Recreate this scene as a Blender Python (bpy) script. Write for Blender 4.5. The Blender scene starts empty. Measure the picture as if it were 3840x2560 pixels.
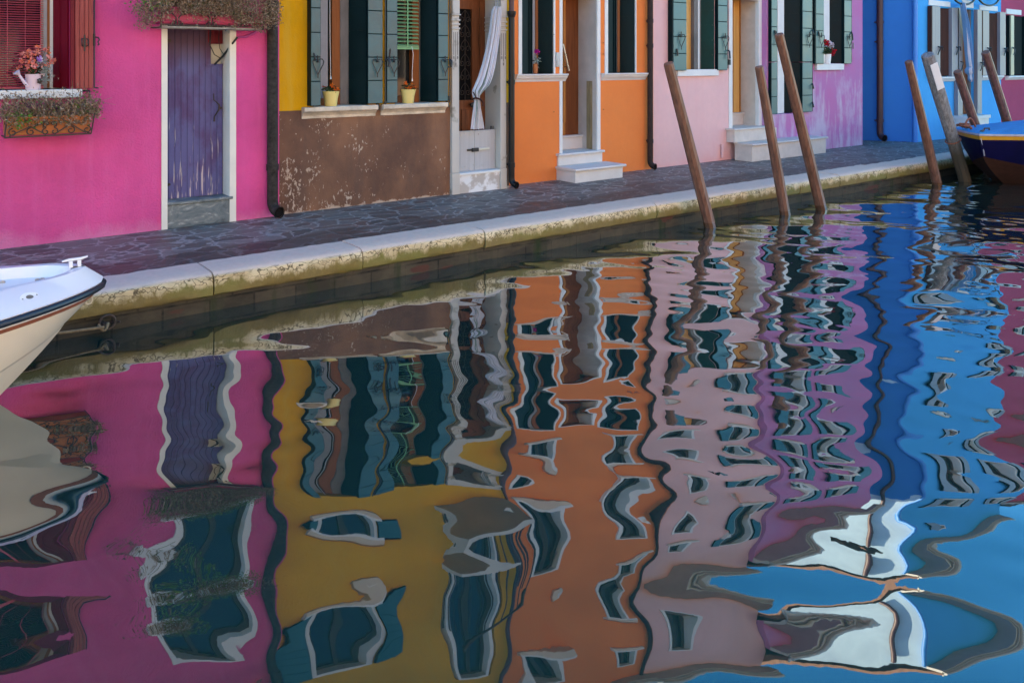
import bpy, bmesh, math, random
import numpy as np
from mathutils import Vector
random.seed(7); RNG = np.random.default_rng(11)
S = bpy.context.scene; COL = S.collection; R = math.radians

# ------------------------------------------------------------------ helpers
WL = {}                                     # world location of every built object
class MB:
    """collects shapes in world coordinates and links them as ONE mesh object"""
    def __init__(s): s.v = []; s.f = []; s.mi = []; s.cur = 0
    def add(s, vs, fs):
        n = len(s.v); s.v += [tuple(v) for v in vs]
        for f in fs: s.f.append(tuple(n + i for i in f)); s.mi.append(s.cur)
        return s
    def box(s, x0, x1, y0, y1, z0, z1):
        return s.add([(x0,y0,z0),(x1,y0,z0),(x1,y1,z0),(x0,y1,z0),(x0,y0,z1),(x1,y0,z1),(x1,y1,z1),(x0,y1,z1)],
                     [(0,3,2,1),(4,5,6,7),(0,1,5,4),(1,2,6,5),(2,3,7,6),(3,0,4,7)])
    def plank(s, P, Q, t, z0, z1):          # upright board from plan point P to Q, thickness t to the left of PQ
        dx, dy = Q[0]-P[0], Q[1]-P[1]; l = math.hypot(dx, dy); nx, ny = -dy/l*t, dx/l*t
        a, b, c, d = P, Q, (Q[0]+nx, Q[1]+ny), (P[0]+nx, P[1]+ny)
        return s.add([(*p, z0) for p in (a,b,c,d)] + [(*p, z1) for p in (a,b,c,d)],
                     [(0,3,2,1),(4,5,6,7),(0,1,5,4),(1,2,6,5),(2,3,7,6),(3,0,4,7)])
    def prism(s, poly, y0, y1):             # polygon (x,z), counter-clockwise seen from -Y, extruded along Y
        n = len(poly)
        vs = [(x,y0,z) for x,z in poly] + [(x,y1,z) for x,z in poly]
        fs = [tuple(range(n)), tuple(range(2*n-1, n-1, -1))] + [(i, n+i, n+(i+1)%n, (i+1)%n) for i in range(n)]
        return s.add(vs, fs)
    def profx(s, prof, x0, x1, seg=1, jit=0, skew=0):   # closed profile (y,z) swept along X; skew mitres the ends
        n = len(prof); vs = []; fs = []
        for k in range(seg+1):
            u = k/seg; x = x0+(x1-x0)*u
            for (y, z) in prof:
                j = (random.random()-.5)*jit
                vs.append((x, y+j, z+(random.random()-.5)*jit*.6))
        for k in range(seg):
            for i in range(n):
                a = k*n+i; b = k*n+(i+1)%n
                fs.append((a, b, b+n, a+n))
        fs.append(tuple(range(n-1, -1, -1))); fs.append(tuple(range(seg*n, seg*n+n)))
        return s.add(vs, fs)
    def tube(s, pts, r, n=8, caps=True):
        pts = [Vector(p) for p in pts]; m = len(pts); vs = []; fs = []
        rs = r if isinstance(r, (list, tuple)) else [r]*m
        up = None
        for i, p in enumerate(pts):
            t = (pts[min(i+1, m-1)] - pts[max(i-1, 0)]).normalized()
            if up is None:
                up = Vector((0,0,1)) if abs(t.z) < .9 else Vector((0,1,0))
            a = t.cross(up)
            if a.length < 1e-5: a = t.orthogonal()
            a.normalize(); b = t.cross(a).normalized(); up = -b if b.dot(up) < 0 else b
            for k in range(n):
                q = 2*math.pi*k/n
                vs.append(p + a*(math.cos(q)*rs[i]) + up*(math.sin(q)*rs[i]))
        for i in range(m-1):
            for k in range(n):
                a = i*n+k; b = i*n+(k+1)%n
                fs.append((a, b, b+n, a+n))
        if caps: fs.append(tuple(range(n-1,-1,-1))); fs.append(tuple(range((m-1)*n, m*n)))
        return s.add(vs, fs)
    def lathe(s, prof, cx, cy, n=24):
        vs = []; fs = []; m = len(prof)
        for (r, z) in prof:
            for k in range(n):
                q = 2*math.pi*k/n; vs.append((cx+r*math.cos(q), cy+r*math.sin(q), z))
        for i in range(m-1):
            for k in range(n):
                a = i*n+k; b = i*n+(k+1)%n; fs.append((a, b, b+n, a+n))
        fs.append(tuple(range(n-1,-1,-1))); fs.append(tuple(range((m-1)*n, m*n)))
        return s.add(vs, fs)
    def loft(s, rows, close=False, cap=False):
        n = len(rows[0]); vs = [p for r in rows for p in r]; fs = []
        for i in range(len(rows)-1):
            for k in range(n if close else n-1):
                a = i*n+k; b = i*n+(k+1)%n; fs.append((a, b, b+n, a+n))
        if cap: fs.append(tuple(range(n-1,-1,-1))); fs.append(tuple(range((len(rows)-1)*n, len(rows)*n)))
        return s.add(vs, fs)
    def leaves(s, pts, size, flat=.5, asp=.45, droop=0):
        for p in pts:
            L = size*random.uniform(.6, 1.35); W = L*asp
            d = Vector((random.gauss(0,1), random.gauss(0,1), random.gauss(0,1)*flat - droop)).normalized()
            e = d.cross(Vector((random.gauss(0,1), random.gauss(0,1), random.gauss(0,1)))).normalized()
            n = d.cross(e)*L*.15; p = Vector(p)
            s.add([p, p+d*L*.5+e*W*.5+n, p+d*L, p+d*L*.5-e*W*.5+n], [(0,1,2,3)])
        return s
    def build(s, name, mat, parent=None, bev=0, smooth=None, seg=2):
        me = bpy.data.meshes.new(name); o = bpy.data.objects.new(name, me); COL.objects.link(o)
        w = WL.get(parent.name, Vector((0,0,0))) if parent else Vector((0,0,0))
        if parent: off = w
        else:
            if s.v:
                a = np.array(s.v); off = Vector(((a[:,0].min()+a[:,0].max())/2, (a[:,1].min()+a[:,1].max())/2, a[:,2].min()))
            else: off = Vector((0,0,0))
            o.location = off
        me.from_pydata([(x-off.x, y-off.y, z-off.z) for x,y,z in s.v], [], s.f); me.update()
        mats = mat if isinstance(mat, (list,tuple)) else [mat]
        for m in mats: me.materials.append(m)
        if len(mats) > 1: me.polygons.foreach_set('material_index', s.mi)
        bm = bmesh.new(); bm.from_mesh(me); bmesh.ops.recalc_face_normals(bm, faces=bm.faces); bm.to_mesh(me); bm.free()
        if smooth is not None:
            me.polygons.foreach_set('use_smooth', [True]*len(me.polygons))
            if smooth < 180: me.set_sharp_from_angle(angle=R(smooth))
        if bev:
            b = o.modifiers.new('bevel', 'BEVEL'); b.width = bev; b.segments = seg; b.limit_method = 'ANGLE'; b.angle_limit = R(40)
        if parent: o.parent = parent
        WL[o.name] = off
        return o

def tag(o, label=None, cat=None, group=None, kind=None):
    for k, v in (('label',label),('category',cat),('group',group),('kind',kind)):
        if v: o[k] = v
    return o
def thing(name, loc, label, cat, group=None):
    o = bpy.data.objects.new(name, None); COL.objects.link(o); o.location = loc; WL[o.name] = Vector(loc)
    o.empty_display_size = .2
    return tag(o, label, cat, group)

# ------------------------------------------------------------------ material helpers
def lin(c):
    return tuple((x/12.92 if x <= .04045 else ((x+.055)/1.055)**2.4) for x in (v/255 for v in c))
class Mt:
    def __init__(s, name, rough=.8, base=(.5,.5,.5), spec=.5, metal=0, ior=1.5):
        s.m = bpy.data.materials.new(name); s.m.use_nodes = True; s.t = s.m.node_tree
        s.b = s.t.nodes['Principled BSDF']; s.o = s.t.nodes['Material Output']
        s.set('Base Color', (*base, 1)); s.set('Roughness', rough); s.set('Metallic', metal); s.set('IOR', ior)
        s.set('Specular IOR Level', spec)
    def set(s, k, v):
        i = s.b.inputs[k]
        if isinstance(v, bpy.types.NodeSocket): s.t.links.new(v, i)
        else: i.default_value = v
        return s
    def n(s, typ, ins=None, **kw):
        d = s.t.nodes.new(typ)
        for k, v in kw.items(): setattr(d, k, v)
        for k, v in (ins or {}).items():
            i = d.inputs[k]
            if isinstance(v, bpy.types.NodeSocket): s.t.links.new(v, i)
            else: i.default_value = v
        return d
    def pos(s, sc=(1,1,1), rot=(0,0,0), off=(0,0,0)):
        g = s.n('ShaderNodeNewGeometry')
        return s.n('ShaderNodeMapping', {'Vector': g.outputs['Position'], 'Scale': sc, 'Rotation': rot, 'Location': off}).outputs[0]
    def xyz(s):
        g = s.n('ShaderNodeNewGeometry'); return s.n('ShaderNodeSeparateXYZ', {0: g.outputs['Position']}).outputs
    def noise(s, scale, vec=None, detail=4, rough=.55, dist=0):
        return s.n('ShaderNodeTexNoise', {'Vector': vec or s.pos(), 'Scale': scale, 'Detail': detail, 'Roughness': rough, 'Distortion': dist}).outputs[0]
    def ramp(s, fac, stops):
        r = s.n('ShaderNodeValToRGB', {'Fac': fac}); e = r.color_ramp.elements
        while len(e) < len(stops): e.new(.5)
        for i, (p, c) in enumerate(stops):
            e[i].position = p; e[i].color = (*c, 1) if isinstance(c, tuple) else (c, c, c, 1)
        return r.outputs[0]
    def mix(s, fac, a, b, mode='MIX'):
        d = s.n('ShaderNodeMix', data_type='RGBA', blend_type=mode)
        for i, v in ((0,fac),(6,a),(7,b)):
            if isinstance(v, bpy.types.NodeSocket): s.t.links.new(v, d.inputs[i])
            else: d.inputs[i].default_value = (*v, 1) if isinstance(v, tuple) else v
        return d.outputs[2]
    def mth(s, op, a, b=0, clamp=False):
        d = s.n('ShaderNodeMath', operation=op, use_clamp=clamp)
        for i, v in ((0,a),(1,b)):
            if isinstance(v, bpy.types.NodeSocket): s.t.links.new(v, d.inputs[i])
            else: d.inputs[i].default_value = v
        return d.outputs[0]
    def step(s, v, a, b):                   # smooth 0..1 as v goes a..b
        return s.n('ShaderNodeMapRange', {0: v, 1: a, 2: b, 3: 0., 4: 1.}, clamp=True).outputs[0]
    def bump(s, h, strength=.3, dist=.01, prev=None):
        ins = {'Height': h, 'Strength': strength, 'Distance': dist}
        if prev is not None: ins['Normal'] = prev
        o = s.n('ShaderNodeBump', ins).outputs[0]; s.set('Normal', o); return o

def stucco(name, c, dark=.82, light=1.12, grain=90, gs=.35, rough=.9, foot=None, streak=None, foot_h=.5, seed=0):
    m = Mt(name, rough, spec=.25)
    big = m.noise(1.1, m.pos(off=(seed,0,0)), 5, .6); fine = m.noise(14, None, 5, .65)
    a = m.mix(m.ramp(big, [(.3,0.),(.7,1.)]), tuple(x*dark for x in c), tuple(min(x*light,.9) for x in c))
    a = m.mix(m.mth('MULTIPLY', m.ramp(fine, [(.35,0.),(.75,1.)]), .22), a, tuple(min(x*.78+.03, 1) for x in c))
    if streak:                              # run marks and faded vertical streaks
        sv = m.noise(1, m.pos((9,9,.9), off=(seed,0,0)), 6, .65)
        a = m.mix(m.mth('MULTIPLY', m.ramp(sv, [(.5,0.),(.72,1.)]), streak[1]), a, streak[0])
    if foot:                                # salt and damp bleaching at the foot of the wall
        z = m.xyz()[2]; w = m.noise(2.3, m.pos((1,1,.7)), 6, .7)
        f = m.step(m.mth('ADD', z, m.mth('MULTIPLY', w, -foot_h*1.6)), -.12, -foot_h*.85)
        a = m.mix(m.mth('MULTIPLY', f, foot[1]), a, foot[0])
    m.set('Base Color', a)
    g1 = m.noise(grain, None, 3, .6); b1 = m.bump(g1, gs, .012)
    m.bump(m.noise(5, None, 3), .25, .02, b1)
    return m.m
def plain(name, c, rough=.6, var=.18, scale=6, bs=0, bscale=60, metal=0, spec=.5, ior=1.5, vec=(1,1,1)):
    m = Mt(name, rough, spec=spec, metal=metal, ior=ior)
    f = m.noise(scale, m.pos(vec), 5, .6)
    m.set('Base Color', m.mix(m.ramp(f, [(.28,0.),(.72,1.)]), tuple(x*(1-var) for x in c), tuple(min(x*(1+var), .95) for x in c)))
    m.set('Roughness', m.n('ShaderNodeMapRange', {0: f, 3: max(rough-.12,.02), 4: min(rough+.12,1)}).outputs[0])
    if bs: m.bump(m.noise(bscale, m.pos(vec), 4), bs, .006)
    return m.m
def wood(name, c1, c2, rough=.5, sc=(30,30,2), bs=.15):
    m = Mt(name, rough, spec=.2)
    f = m.noise(1, m.pos(sc), 5, .65, .6)
    m.set('Base Color', m.mix(m.ramp(f, [(.3,0.),(.7,1.)]), c1, c2)); m.bump(f, bs, .004)
    return m.m

M = {}
M['pink'] = stucco('pink_stucco', (.72,.08,.27), .80, 1.12, 60, .7, streak=((.74,.13,.34),.4), foot=((.74,.26,.42),.5), foot_h=.3)
M['yellow'] = stucco('yellow_stucco', (.68,.33,.008), .86, 1.08, 80, .3, streak=((.62,.38,.06),.5))
M['orange'] = stucco('orange_stucco', (.90,.225,.058), .9, 1.06, 110, .18, foot=((.8,.25,.09),.5), foot_h=.3)
M['pale'] = stucco('pale_pink_stucco', (.82,.48,.47), .93, 1.05, 110, .16, foot=((.82,.36,.34),.6), foot_h=.35, streak=((.78,.40,.42),.35))
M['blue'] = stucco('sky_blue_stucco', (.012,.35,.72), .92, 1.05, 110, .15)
M['blue_side'] = stucco('shaded_blue_stucco', (.006,.19,.57), .92, 1.05, 110, .15)  # facade blue darkened for the shade on the alley wall
M['red'] = stucco('raspberry_stucco', (.44,.05,.115), .9, 1.08, 110, .15)
M['white'] = plain('white_painted_stone', (.72,.70,.68), .7, .07, 5, .12, 90)
M['cream_frame'] = plain('cream_plaster_frame', (.76,.70,.62), .85, .06, 4, .4, 60)
M['istria'] = plain('istrian_stone', (.66,.60,.57), .6, .1, 3, .15, 60)
M['lime'] = plain('beige_limestone', (.62,.53,.47), .55, .10, 7, .1, 50)
M['oldstone'] = plain('old_sill_stone', (.58,.48,.38), .8, .3, 7, .5, 50)
M['jamb'] = plain('grey_window_jamb', (.16,.145,.135), .85, .3, 5, .3, 50, vec=(1,1,.4))
M['iron'] = plain('black_iron', (.012,.014,.017), .45, .3, 20)
M['rust_iron'] = plain('rusty_brown_iron', (.05,.032,.024), .7, .4, 25, .2)
M['steel'] = plain('brushed_steel', (.5,.48,.46), .3, .1, 12, metal=1)
M['dark'] = plain('dark_interior', (.010,.009,.009), .9, .2, spec=.05)  # near-black stands in for the shade inside rooms and pipe mouths
M['glass'] = Mt('window_glass', .05, (.015,.018,.02)).m
M['door_wood'] = wood('reddish_door_wood', (.12,.035,.013), (.24,.076,.029), .45)
M['oak'] = wood('honey_oak_door', (.36,.125,.03), (.52,.21,.055), .45)
M['sash'] = wood('orange_brown_sash_wood', (.20,.055,.014), (.32,.10,.03), .5)
M['sash_dark'] = wood('dark_stained_sash', (.03,.03,.026), (.07,.06,.05), .5)
M['pine'] = wood('yellow_pine_joinery', (.60,.29,.075), (.76,.42,.14), .45)
M['greywood'] = wood('weathered_grey_wood', (.22,.20,.18), (.38,.36,.34), .8, (40,40,3), .3)
M['board'] = wood('raw_timber_board', (.20,.14,.075), (.36,.27,.16), .8, (40,40,4), .3)
M['brown_shutter'] = wood('dark_brown_shutter', (.045,.013,.009), (.08,.024,.016), .6)
M['silver_shutter'] = plain('pale_grey_shutter', (.22,.215,.245), .45, .12, 9, .1, 40, vec=(6,6,.3))
M['red_shutter'] = wood('warm_lit_red_shutter', (.27,.040,.038), (.38,.078,.066), .5, (40,40,3))  # red shutter paint browned for the warm light on its face
M['deepred'] = wood('deep_red_shutter', (.13,.002,.010), (.19,.004,.018), .45, (40,40,3))
M['teal'] = plain('skylit_teal_shutter_paint', (.020,.110,.125), .36, .2, 3, .05, 30, ior=1.55)  # shutter paint lightened for the sky sheen on the open leaves
M['teal_dark'] = plain('shaded_teal_shutter_paint', (.0015,.013,.015), .5, .2, 4, spec=.12)  # same shutter paint darkened for shaded leaves; also backs the board joints
M['teal_green'] = plain('bottle_green_shutter_paint', (.001,.036,.03), .5, .2, 4, spec=.12)
M['green_blind'] = plain('green_plastic_slats', (.16,.38,.17), .5, .1, 9)
M['pink_blind'] = plain('raspberry_metal_slats', (.56,.07,.11), .4, .1, 9)
M['lace'] = plain('pale_curtain_cloth', (.30,.29,.30), .9, .12, 8)
M['pot'] = plain('cream_yellow_ceramic', (.78,.60,.22), .35, .06, 4)
M['white_pot'] = plain('white_ceramic', (.78,.77,.76), .35, .04, 4)
M['pink_can'] = plain('pale_pink_enamel', (.76,.56,.62), .35, .06, 5)
M['terracotta'] = plain('terracotta', (.48,.145,.048), .8, .15, 7, .2, 60)
M['soil'] = plain('dark_soil', (.03,.022,.016), 1, .4, 40, .4)
M['red_trough'] = plain('raspberry_plastic', (.45,.03,.10), .5, .1, 6)
M['zinc'] = plain('mottled_dark_zinc', (.034,.026,.023), .65, .85, 20, .2, 40, spec=.2)
M['black_pipe'] = plain('black_cast_iron_pipe', (.004,.0035,.006), .4, .3, 10, spec=.3)
M['brown_pipe'] = plain('brown_rusty_pipe', (.034,.020,.018), .6, .4, 14, .12, spec=.2)
M['maroon_pipe'] = plain('maroon_downpipe', (.075,.025,.028), .5, .2, 8)
M['blue_pipe'] = plain('blue_painted_pipe', (.012,.22,.62), .5, .05, 8)
M['roof'] = plain('terracotta_roof_tiles', (.20,.105,.075), .9, .35, 8, .3, 20)
M['brick'] = plain('orange_brick', (.45,.17,.08), .9, .25, 9, .3, 20)
M['eave'] = plain('grey_white_eave', (.55,.54,.52), .8, .1, 3)
M['cable_pink'] = plain('pink_painted_conduit', (.42,.05,.22), .5, .1)
M['plate'] = plain('white_plastic_plate', (.8,.8,.82), .4, .03)
M['grey_plastic'] = plain('grey_plastic', (.45,.44,.43), .4, .05)
M['rope'] = plain('fibre_rope', (.20,.15,.09), .95, .3, 40, .5, 120)
M['red_rope'] = plain('rust_red_rope', (.26,.085,.05), .9, .3, 40, .5, 120)

def leafmat(name, cols, rough=.7, tr=.0):
    m = Mt(name, rough, spec=.25); g = m.n('ShaderNodeNewGeometry')
    m.set('Base Color', m.ramp(g.outputs['Random Per Island'], [((i+.5)/len(cols), c) for i, c in enumerate(cols)]))
    return m.m
M['dry'] = leafmat('dry_brown_stems', [(.16,.095,.06),(.30,.19,.125),(.42,.30,.215),(.20,.125,.075),(.34,.215,.15),(.11,.105,.04)])
M['green'] = leafmat('green_leaves', [(.06,.17,.025),(.11,.28,.035),(.05,.12,.025),(.18,.28,.05)])
M['silver'] = leafmat('silver_grey_leaves', [(.28,.33,.30),(.20,.25,.22),(.36,.40,.38)])
M['darkleaf'] = leafmat('dark_green_leaves', [(.02,.05,.02),(.03,.07,.025),(.05,.08,.03)])
M['petal_orange'] = leafmat('orange_petals', [(.80,.13,.012),(.70,.08,.008),(.85,.20,.02)])
M['petal_salmon'] = leafmat('salmon_petals', [(.78,.20,.17),(.70,.14,.12),(.82,.32,.28),(.76,.18,.09)])
M['petal_red'] = leafmat('red_petals', [(.55,.006,.02),(.45,.004,.03),(.65,.01,.02)])
M['petal_white'] = leafmat('white_petals', [(.75,.68,.72),(.7,.55,.65)])
M['petal_magenta'] = leafmat('magenta_petals', [(.60,.01,.25),(.5,.01,.3)])
M['petal_violet'] = leafmat('violet_petals', [(.35,.15,.6)])

# --- worn purple door paint, shade painted across the top
m = Mt('worn_purple_door_paint', .6, spec=.3)
x, y, z = m.xyz()
f = m.noise(2.6, m.pos((1,1,.6)), 6, .65); g = m.noise(1, m.pos((45,45,3)), 4, .6)
a = m.mix(m.ramp(f, [(.44,0.),(.57,1.)]), (.105,.10,.25), (.085,.040,.13))
a = m.mix(m.mth('MULTIPLY', m.ramp(g, [(.4,0.),(.8,1.)]), .5), a, (.13,.13,.30))
a = m.mix(m.mth('MULTIPLY', m.step(z, 1.55, 1.80), .85), a, (.085,.030,.05))  # upper door turned maroon for the shadow and reflection there
pk = m.noise(1, m.pos((34,34,1.6), off=(3.1,0,.4)), 4, .6)
pf = m.step(m.mth('SUBTRACT', pk, m.mth('MULTIPLY', z, .17)), .50, .53)
m.set('Base Color', m.mix(pf, a, (.55,.46,.46))); m.bump(g, .2, .004); M['purple_door'] = m.m
# --- brown plaster plinth with flaked lime spots
m = Mt('flaking_brown_plaster', .9, spec=.2)
x, y, z = m.xyz()
f = m.noise(1.6, m.pos((1,1,.7)), 6, .62); f2 = m.noise(1, m.pos((6,6,.8), off=(2,0,0)), 5, .6)
a = m.mix(m.ramp(f, [(.36,0.),(.62,1.)]), (.125,.064,.046), (.25,.122,.073))
a = m.mix(m.mth('MULTIPLY', m.ramp(f2, [(.5,0.),(.7,1.)]), .6), a, (.12,.072,.058))
mask = m.noise(2.6, m.pos(off=(5.3,0,1.7)), 4, .6)
left = m.step(x, 4.9, 3.1)
dens = m.mth('ADD', m.mth('MULTIPLY', m.ramp(mask, [(.42,0.),(.70,1.)]), .21), m.mth('MULTIPLY', left, .085))
fl = m.noise(24, m.pos((1.35,1.35,.7)), 6, .66, .4)
chip = m.step(m.mth('ADD', fl, dens), .748, .762)
lowz = m.step(m.mth('ADD', z, m.mth('MULTIPLY', m.noise(7, None, 6, .7), -.16)), -.058, -.075)
chip = m.mth('MAXIMUM', chip, lowz)
m.set('Base Color', m.mix(m.mth('MULTIPLY', chip, .85), a, m.mix(m.noise(9), (.50,.33,.22), (.58,.49,.42))))
b = m.bump(m.noise(80), .35, .008); m.bump(m.mth('SUBTRACT', 1., chip), .5, .006, b); M['dado'] = m.m
# --- purple plaster with bleached streaks
m = Mt('streaked_violet_stucco', .9, spec=.2)
x, y, z = m.xyz()
f = m.noise(1, m.pos((7,7,1.5)), 6, .65); f2 = m.noise(1.4, None, 5, .6)
a = m.mix(m.ramp(f2, [(.35,0.),(.65,1.)]), (.54,.17,.37), (.49,.20,.40))
thr = m.mth('ADD', m.mth('MULTIPLY', z, .17), .40)
st = m.step(m.mth('SUBTRACT', m.mth('ADD', f, m.mth('MULTIPLY', m.mth('SUBTRACT', f2, .5), .8)), thr), -.09, .16)
m.set('Base Color', m.mix(m.mth('MULTIPLY', st, .68), a, (.58,.50,.60))); m.bump(m.noise(100), .2, .008); M['violet'] = m.m
# --- pilaster stone, peeling riser, marble slab
m = Mt('stained_door_stone', .8, spec=.3)
f = m.noise(2.5, m.pos((1,1,.5)), 6, .65); st = m.noise(4.5, m.pos(off=(1.3,0,.2)), 4, .6)
a = m.mix(f, (.44,.40,.36), (.60,.55,.50))
a = m.mix(m.mth('MULTIPLY', m.ramp(st, [(.62,0.),(.72,1.)]), .75), a, (.16,.14,.10))
m.set('Base Color', a); m.bump(m.noise(70), .35, .006); M['doorstone'] = m.m
m = Mt('peeling_white_riser', .85, spec=.2)
f = m.noise(5, m.pos(off=(.4,0,0)), 5, .6)
m.set('Base Color', m.mix(m.ramp(f, [(.47,0.),(.55,1.)]), (.50,.44,.40), (.76,.74,.74))); m.bump(f, .3, .004); M['riser'] = m.m
m = Mt('grey_green_marble', .45, spec=.4)
f = m.noise(3.2, m.pos((1,1,2.2), rot=(0,R(28),0)), 7, .62, 2.2)
m.set('Base Color', m.ramp(f, [(.30,(.05,.07,.085)),(.46,(.12,.15,.16)),(.56,(.17,.19,.19)),(.63,(.34,.36,.35)),(.68,(.15,.17,.18))])); M['marble'] = m.m
# --- painted steel gate with vertical wash
m = Mt('brushed_aluminium_flood_gate', .45, spec=.5)
f = m.noise(1, m.pos((30,30,2)), 5, .6)
m.set('Base Color', m.mix(f, (.36,.35,.36), (.50,.49,.50))); M['gate'] = m.m
# --- mooring pole plastic / wood
m = Mt('brown_composite_pole', .42, spec=.45)
f = m.noise(1, m.pos((26,26,1.6)), 5, .6)
a = m.mix(m.ramp(f, [(.3,0.),(.7,1.)]), (.10,.040,.025), (.25,.11,.068))
z = m.xyz()[2]; wet = m.step(m.mth('ADD', z, m.mth('MULTIPLY', m.noise(6), .05)), -.17, -.24)
m.set('Base Color', m.mix(m.mth('MULTIPLY', wet, .8), a, (.10,.045,.02)))
m.set('Roughness', m.n('ShaderNodeMapRange', {0: wet, 3: .42, 4: .15}).outputs[0]); m.bump(f, .3, .005); M['pole'] = m.m
m = Mt('silvered_old_wood_pole', .85, spec=.2)
f = m.noise(1, m.pos((30,30,2)), 6, .7, .5)
a = m.mix(m.ramp(f, [(.3,0.),(.7,1.)]), (.10,.095,.09), (.34,.33,.34))
z = m.xyz()[2]; m.set('Base Color', m.mix(m.step(z, .5, .15), a, (.085,.065,.045))); m.bump(f, .5, .008); M['oldpole'] = m.m
# --- quay coping: Istrian stone, cracked front, algae along the lower edge
m = Mt('quay_coping_stone', .8, spec=.3)
x, y, z = m.xyz()
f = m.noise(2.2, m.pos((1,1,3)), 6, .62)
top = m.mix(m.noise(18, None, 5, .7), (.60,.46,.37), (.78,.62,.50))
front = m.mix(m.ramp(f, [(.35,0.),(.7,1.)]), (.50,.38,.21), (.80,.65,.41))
warp = m.n('ShaderNodeVectorMath', {0: m.pos((.34,1,1.25)), 1: m.n('ShaderNodeVectorMath', {0: m.n('ShaderNodeTexNoise', {'Vector': m.pos(), 'Scale': 7., 'Detail': 3.}).outputs[1], 'Scale': .22}, operation='SCALE').outputs[0]}, operation='ADD').outputs[0]
cr = m.n('ShaderNodeTexVoronoi', {'Vector': warp, 'Scale': 20.}, feature='DISTANCE_TO_EDGE').outputs[0]
cmask = m.step(z, -.13, -.06)
crack = m.mth('MULTIPLY', m.step(cr, .085, .02), m.mth('MULTIPLY', cmask, m.ramp(m.noise(3, m.pos(off=(9,0,0)), 3), [(.36,0.),(.48,1.)])))
front = m.mix(m.mth('MULTIPLY', crack, .9), front, (.09,.065,.035))
al = m.mth('ADD', z, m.mth('MULTIPLY', m.mth('SUBTRACT', m.noise(7, m.pos((1,1,.35)), 6, .72), .5), .24))
am = m.step(al, -.045, -.095)
alc = m.mix(m.noise(12, m.pos((2,2,.7)), 5, .7), (.075,.055,.013), (.24,.165,.034))
alc = m.mix(m.ramp(m.noise(1.6, m.pos(off=(4,0,0)), 4), [(.45,0.),(.62,1.)]), alc, (.15,.145,.025))
front = m.mix(m.mth('MULTIPLY', am, .88), front, alc)
m.set('Base Color', m.mix(m.step(z, -.022, -.006), front, top))  # cream front yellowed for bounce light, top toned apart for sky light
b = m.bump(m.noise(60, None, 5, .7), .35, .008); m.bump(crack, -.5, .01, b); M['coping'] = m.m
# --- wet masonry under the coping
m = Mt('wet_quay_masonry', .7, spec=.2)
br = m.n('ShaderNodeTexBrick', {'Vector': m.pos(rot=(R(90),0,0)), 'Color1': (.036,.030,.021,1), 'Color2': (.060,.047,.032,1), 'Mortar': (.014,.013,.010,1), 'Scale': 1., 'Mortar Size': .008, 'Brick Width': .34, 'Row Height': .10})
f = m.noise(3, m.pos((1,1,2)), 6, .65); v = m.noise(1, m.pos((5,5,.7)), 5, .65)
a = m.mix(m.ramp(f, [(.4,0.),(.7,1.)]), br.outputs[0], (.085,.068,.044))
a = m.mix(m.ramp(v, [(.55,0.),(.68,1.)]), a, (.022,.033,.011))
a = m.mix(m.ramp(m.noise(2.1, m.pos((1,1,3), off=(7,0,3)), 3), [(.64,0.),(.68,1.)]), a, (.085,.034,.024))
m.set('Base Color', a); m.bump(m.mth('ADD', f, br.outputs[1]), .4, .015); M['masonry'] = m.m
# --- crazy paving of grey-violet trachyte, damp along the edge
m = Mt('trachyte_crazy_paving', .5, spec=.35)
x, y, z = m.xyz()
nz = m.n('ShaderNodeTexNoise', {'Vector': m.pos(), 'Scale': 3.0, 'Detail': 5., 'Roughness': .6}).outputs[1]
warp = m.n('ShaderNodeVectorMath', {0: m.pos((.85,1.2,0)), 1: m.n('ShaderNodeVectorMath', {0: nz, 'Scale': .30}, operation='SCALE').outputs[0]}, operation='ADD').outputs[0]
ve = m.n('ShaderNodeTexVoronoi', {'Vector': warp, 'Scale': 4.5, 'Randomness': .9}, feature='DISTANCE_TO_EDGE').outputs[0]
vc = m.n('ShaderNodeTexVoronoi', {'Vector': warp, 'Scale': 4.5, 'Randomness': .9}, feature='F1').outputs[1]
cs = m.n('ShaderNodeSeparateColor', {0: vc}).outputs[0]
fine = m.noise(20, None, 6, .7)
slab = m.ramp(cs, [(0.,(.115,.095,.085)),(.35,(.185,.155,.135)),(.6,(.225,.19,.165)),(.82,(.17,.105,.085)),(1.,(.27,.225,.20))])
slab = m.mix(m.mth('MULTIPLY', fine, .5), slab, (.075,.060,.055))
slab = m.mix(m.mth('MULTIPLY', m.ramp(m.noise(1.7, m.pos(off=(3,1,0)), 5, .7), [(.54,0.),(.66,1.)]), .55), slab, (.17,.075,.055))
mort = m.mix(fine, (.20,.175,.155), (.44,.40,.37))
joint = m.step(m.mth('ADD', ve, m.mth('MULTIPLY', m.mth('SUBTRACT', fine, .5), .05)), .058, .022)
wn = m.noise(1.1, m.pos((.6,1.6,1), off=(2.2,0,0)), 5, .65)
wet = m.mth('MULTIPLY', m.step(m.mth('ADD', y, m.mth('MULTIPLY', m.mth('SUBTRACT', wn, .5), 2.6)), -1.0, -1.25), m.step(x, 16., 9.))
a = m.mix(joint, slab, mort)
a = m.mix(m.mth('MULTIPLY', wet, .60), a, (.05,.028,.024))
m.set('Base Color', a)
m.set('Roughness', m.mth('SUBTRACT', m.mth('ADD', m.mth('MULTIPLY', fine, .2), .48), m.mth('MULTIPLY', wet, .06)))
b = m.bump(m.mth('SUBTRACT', 1., joint), .35, .008); m.bump(m.noise(35, None, 5), .25, .006, b); M['paving'] = m.m
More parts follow.
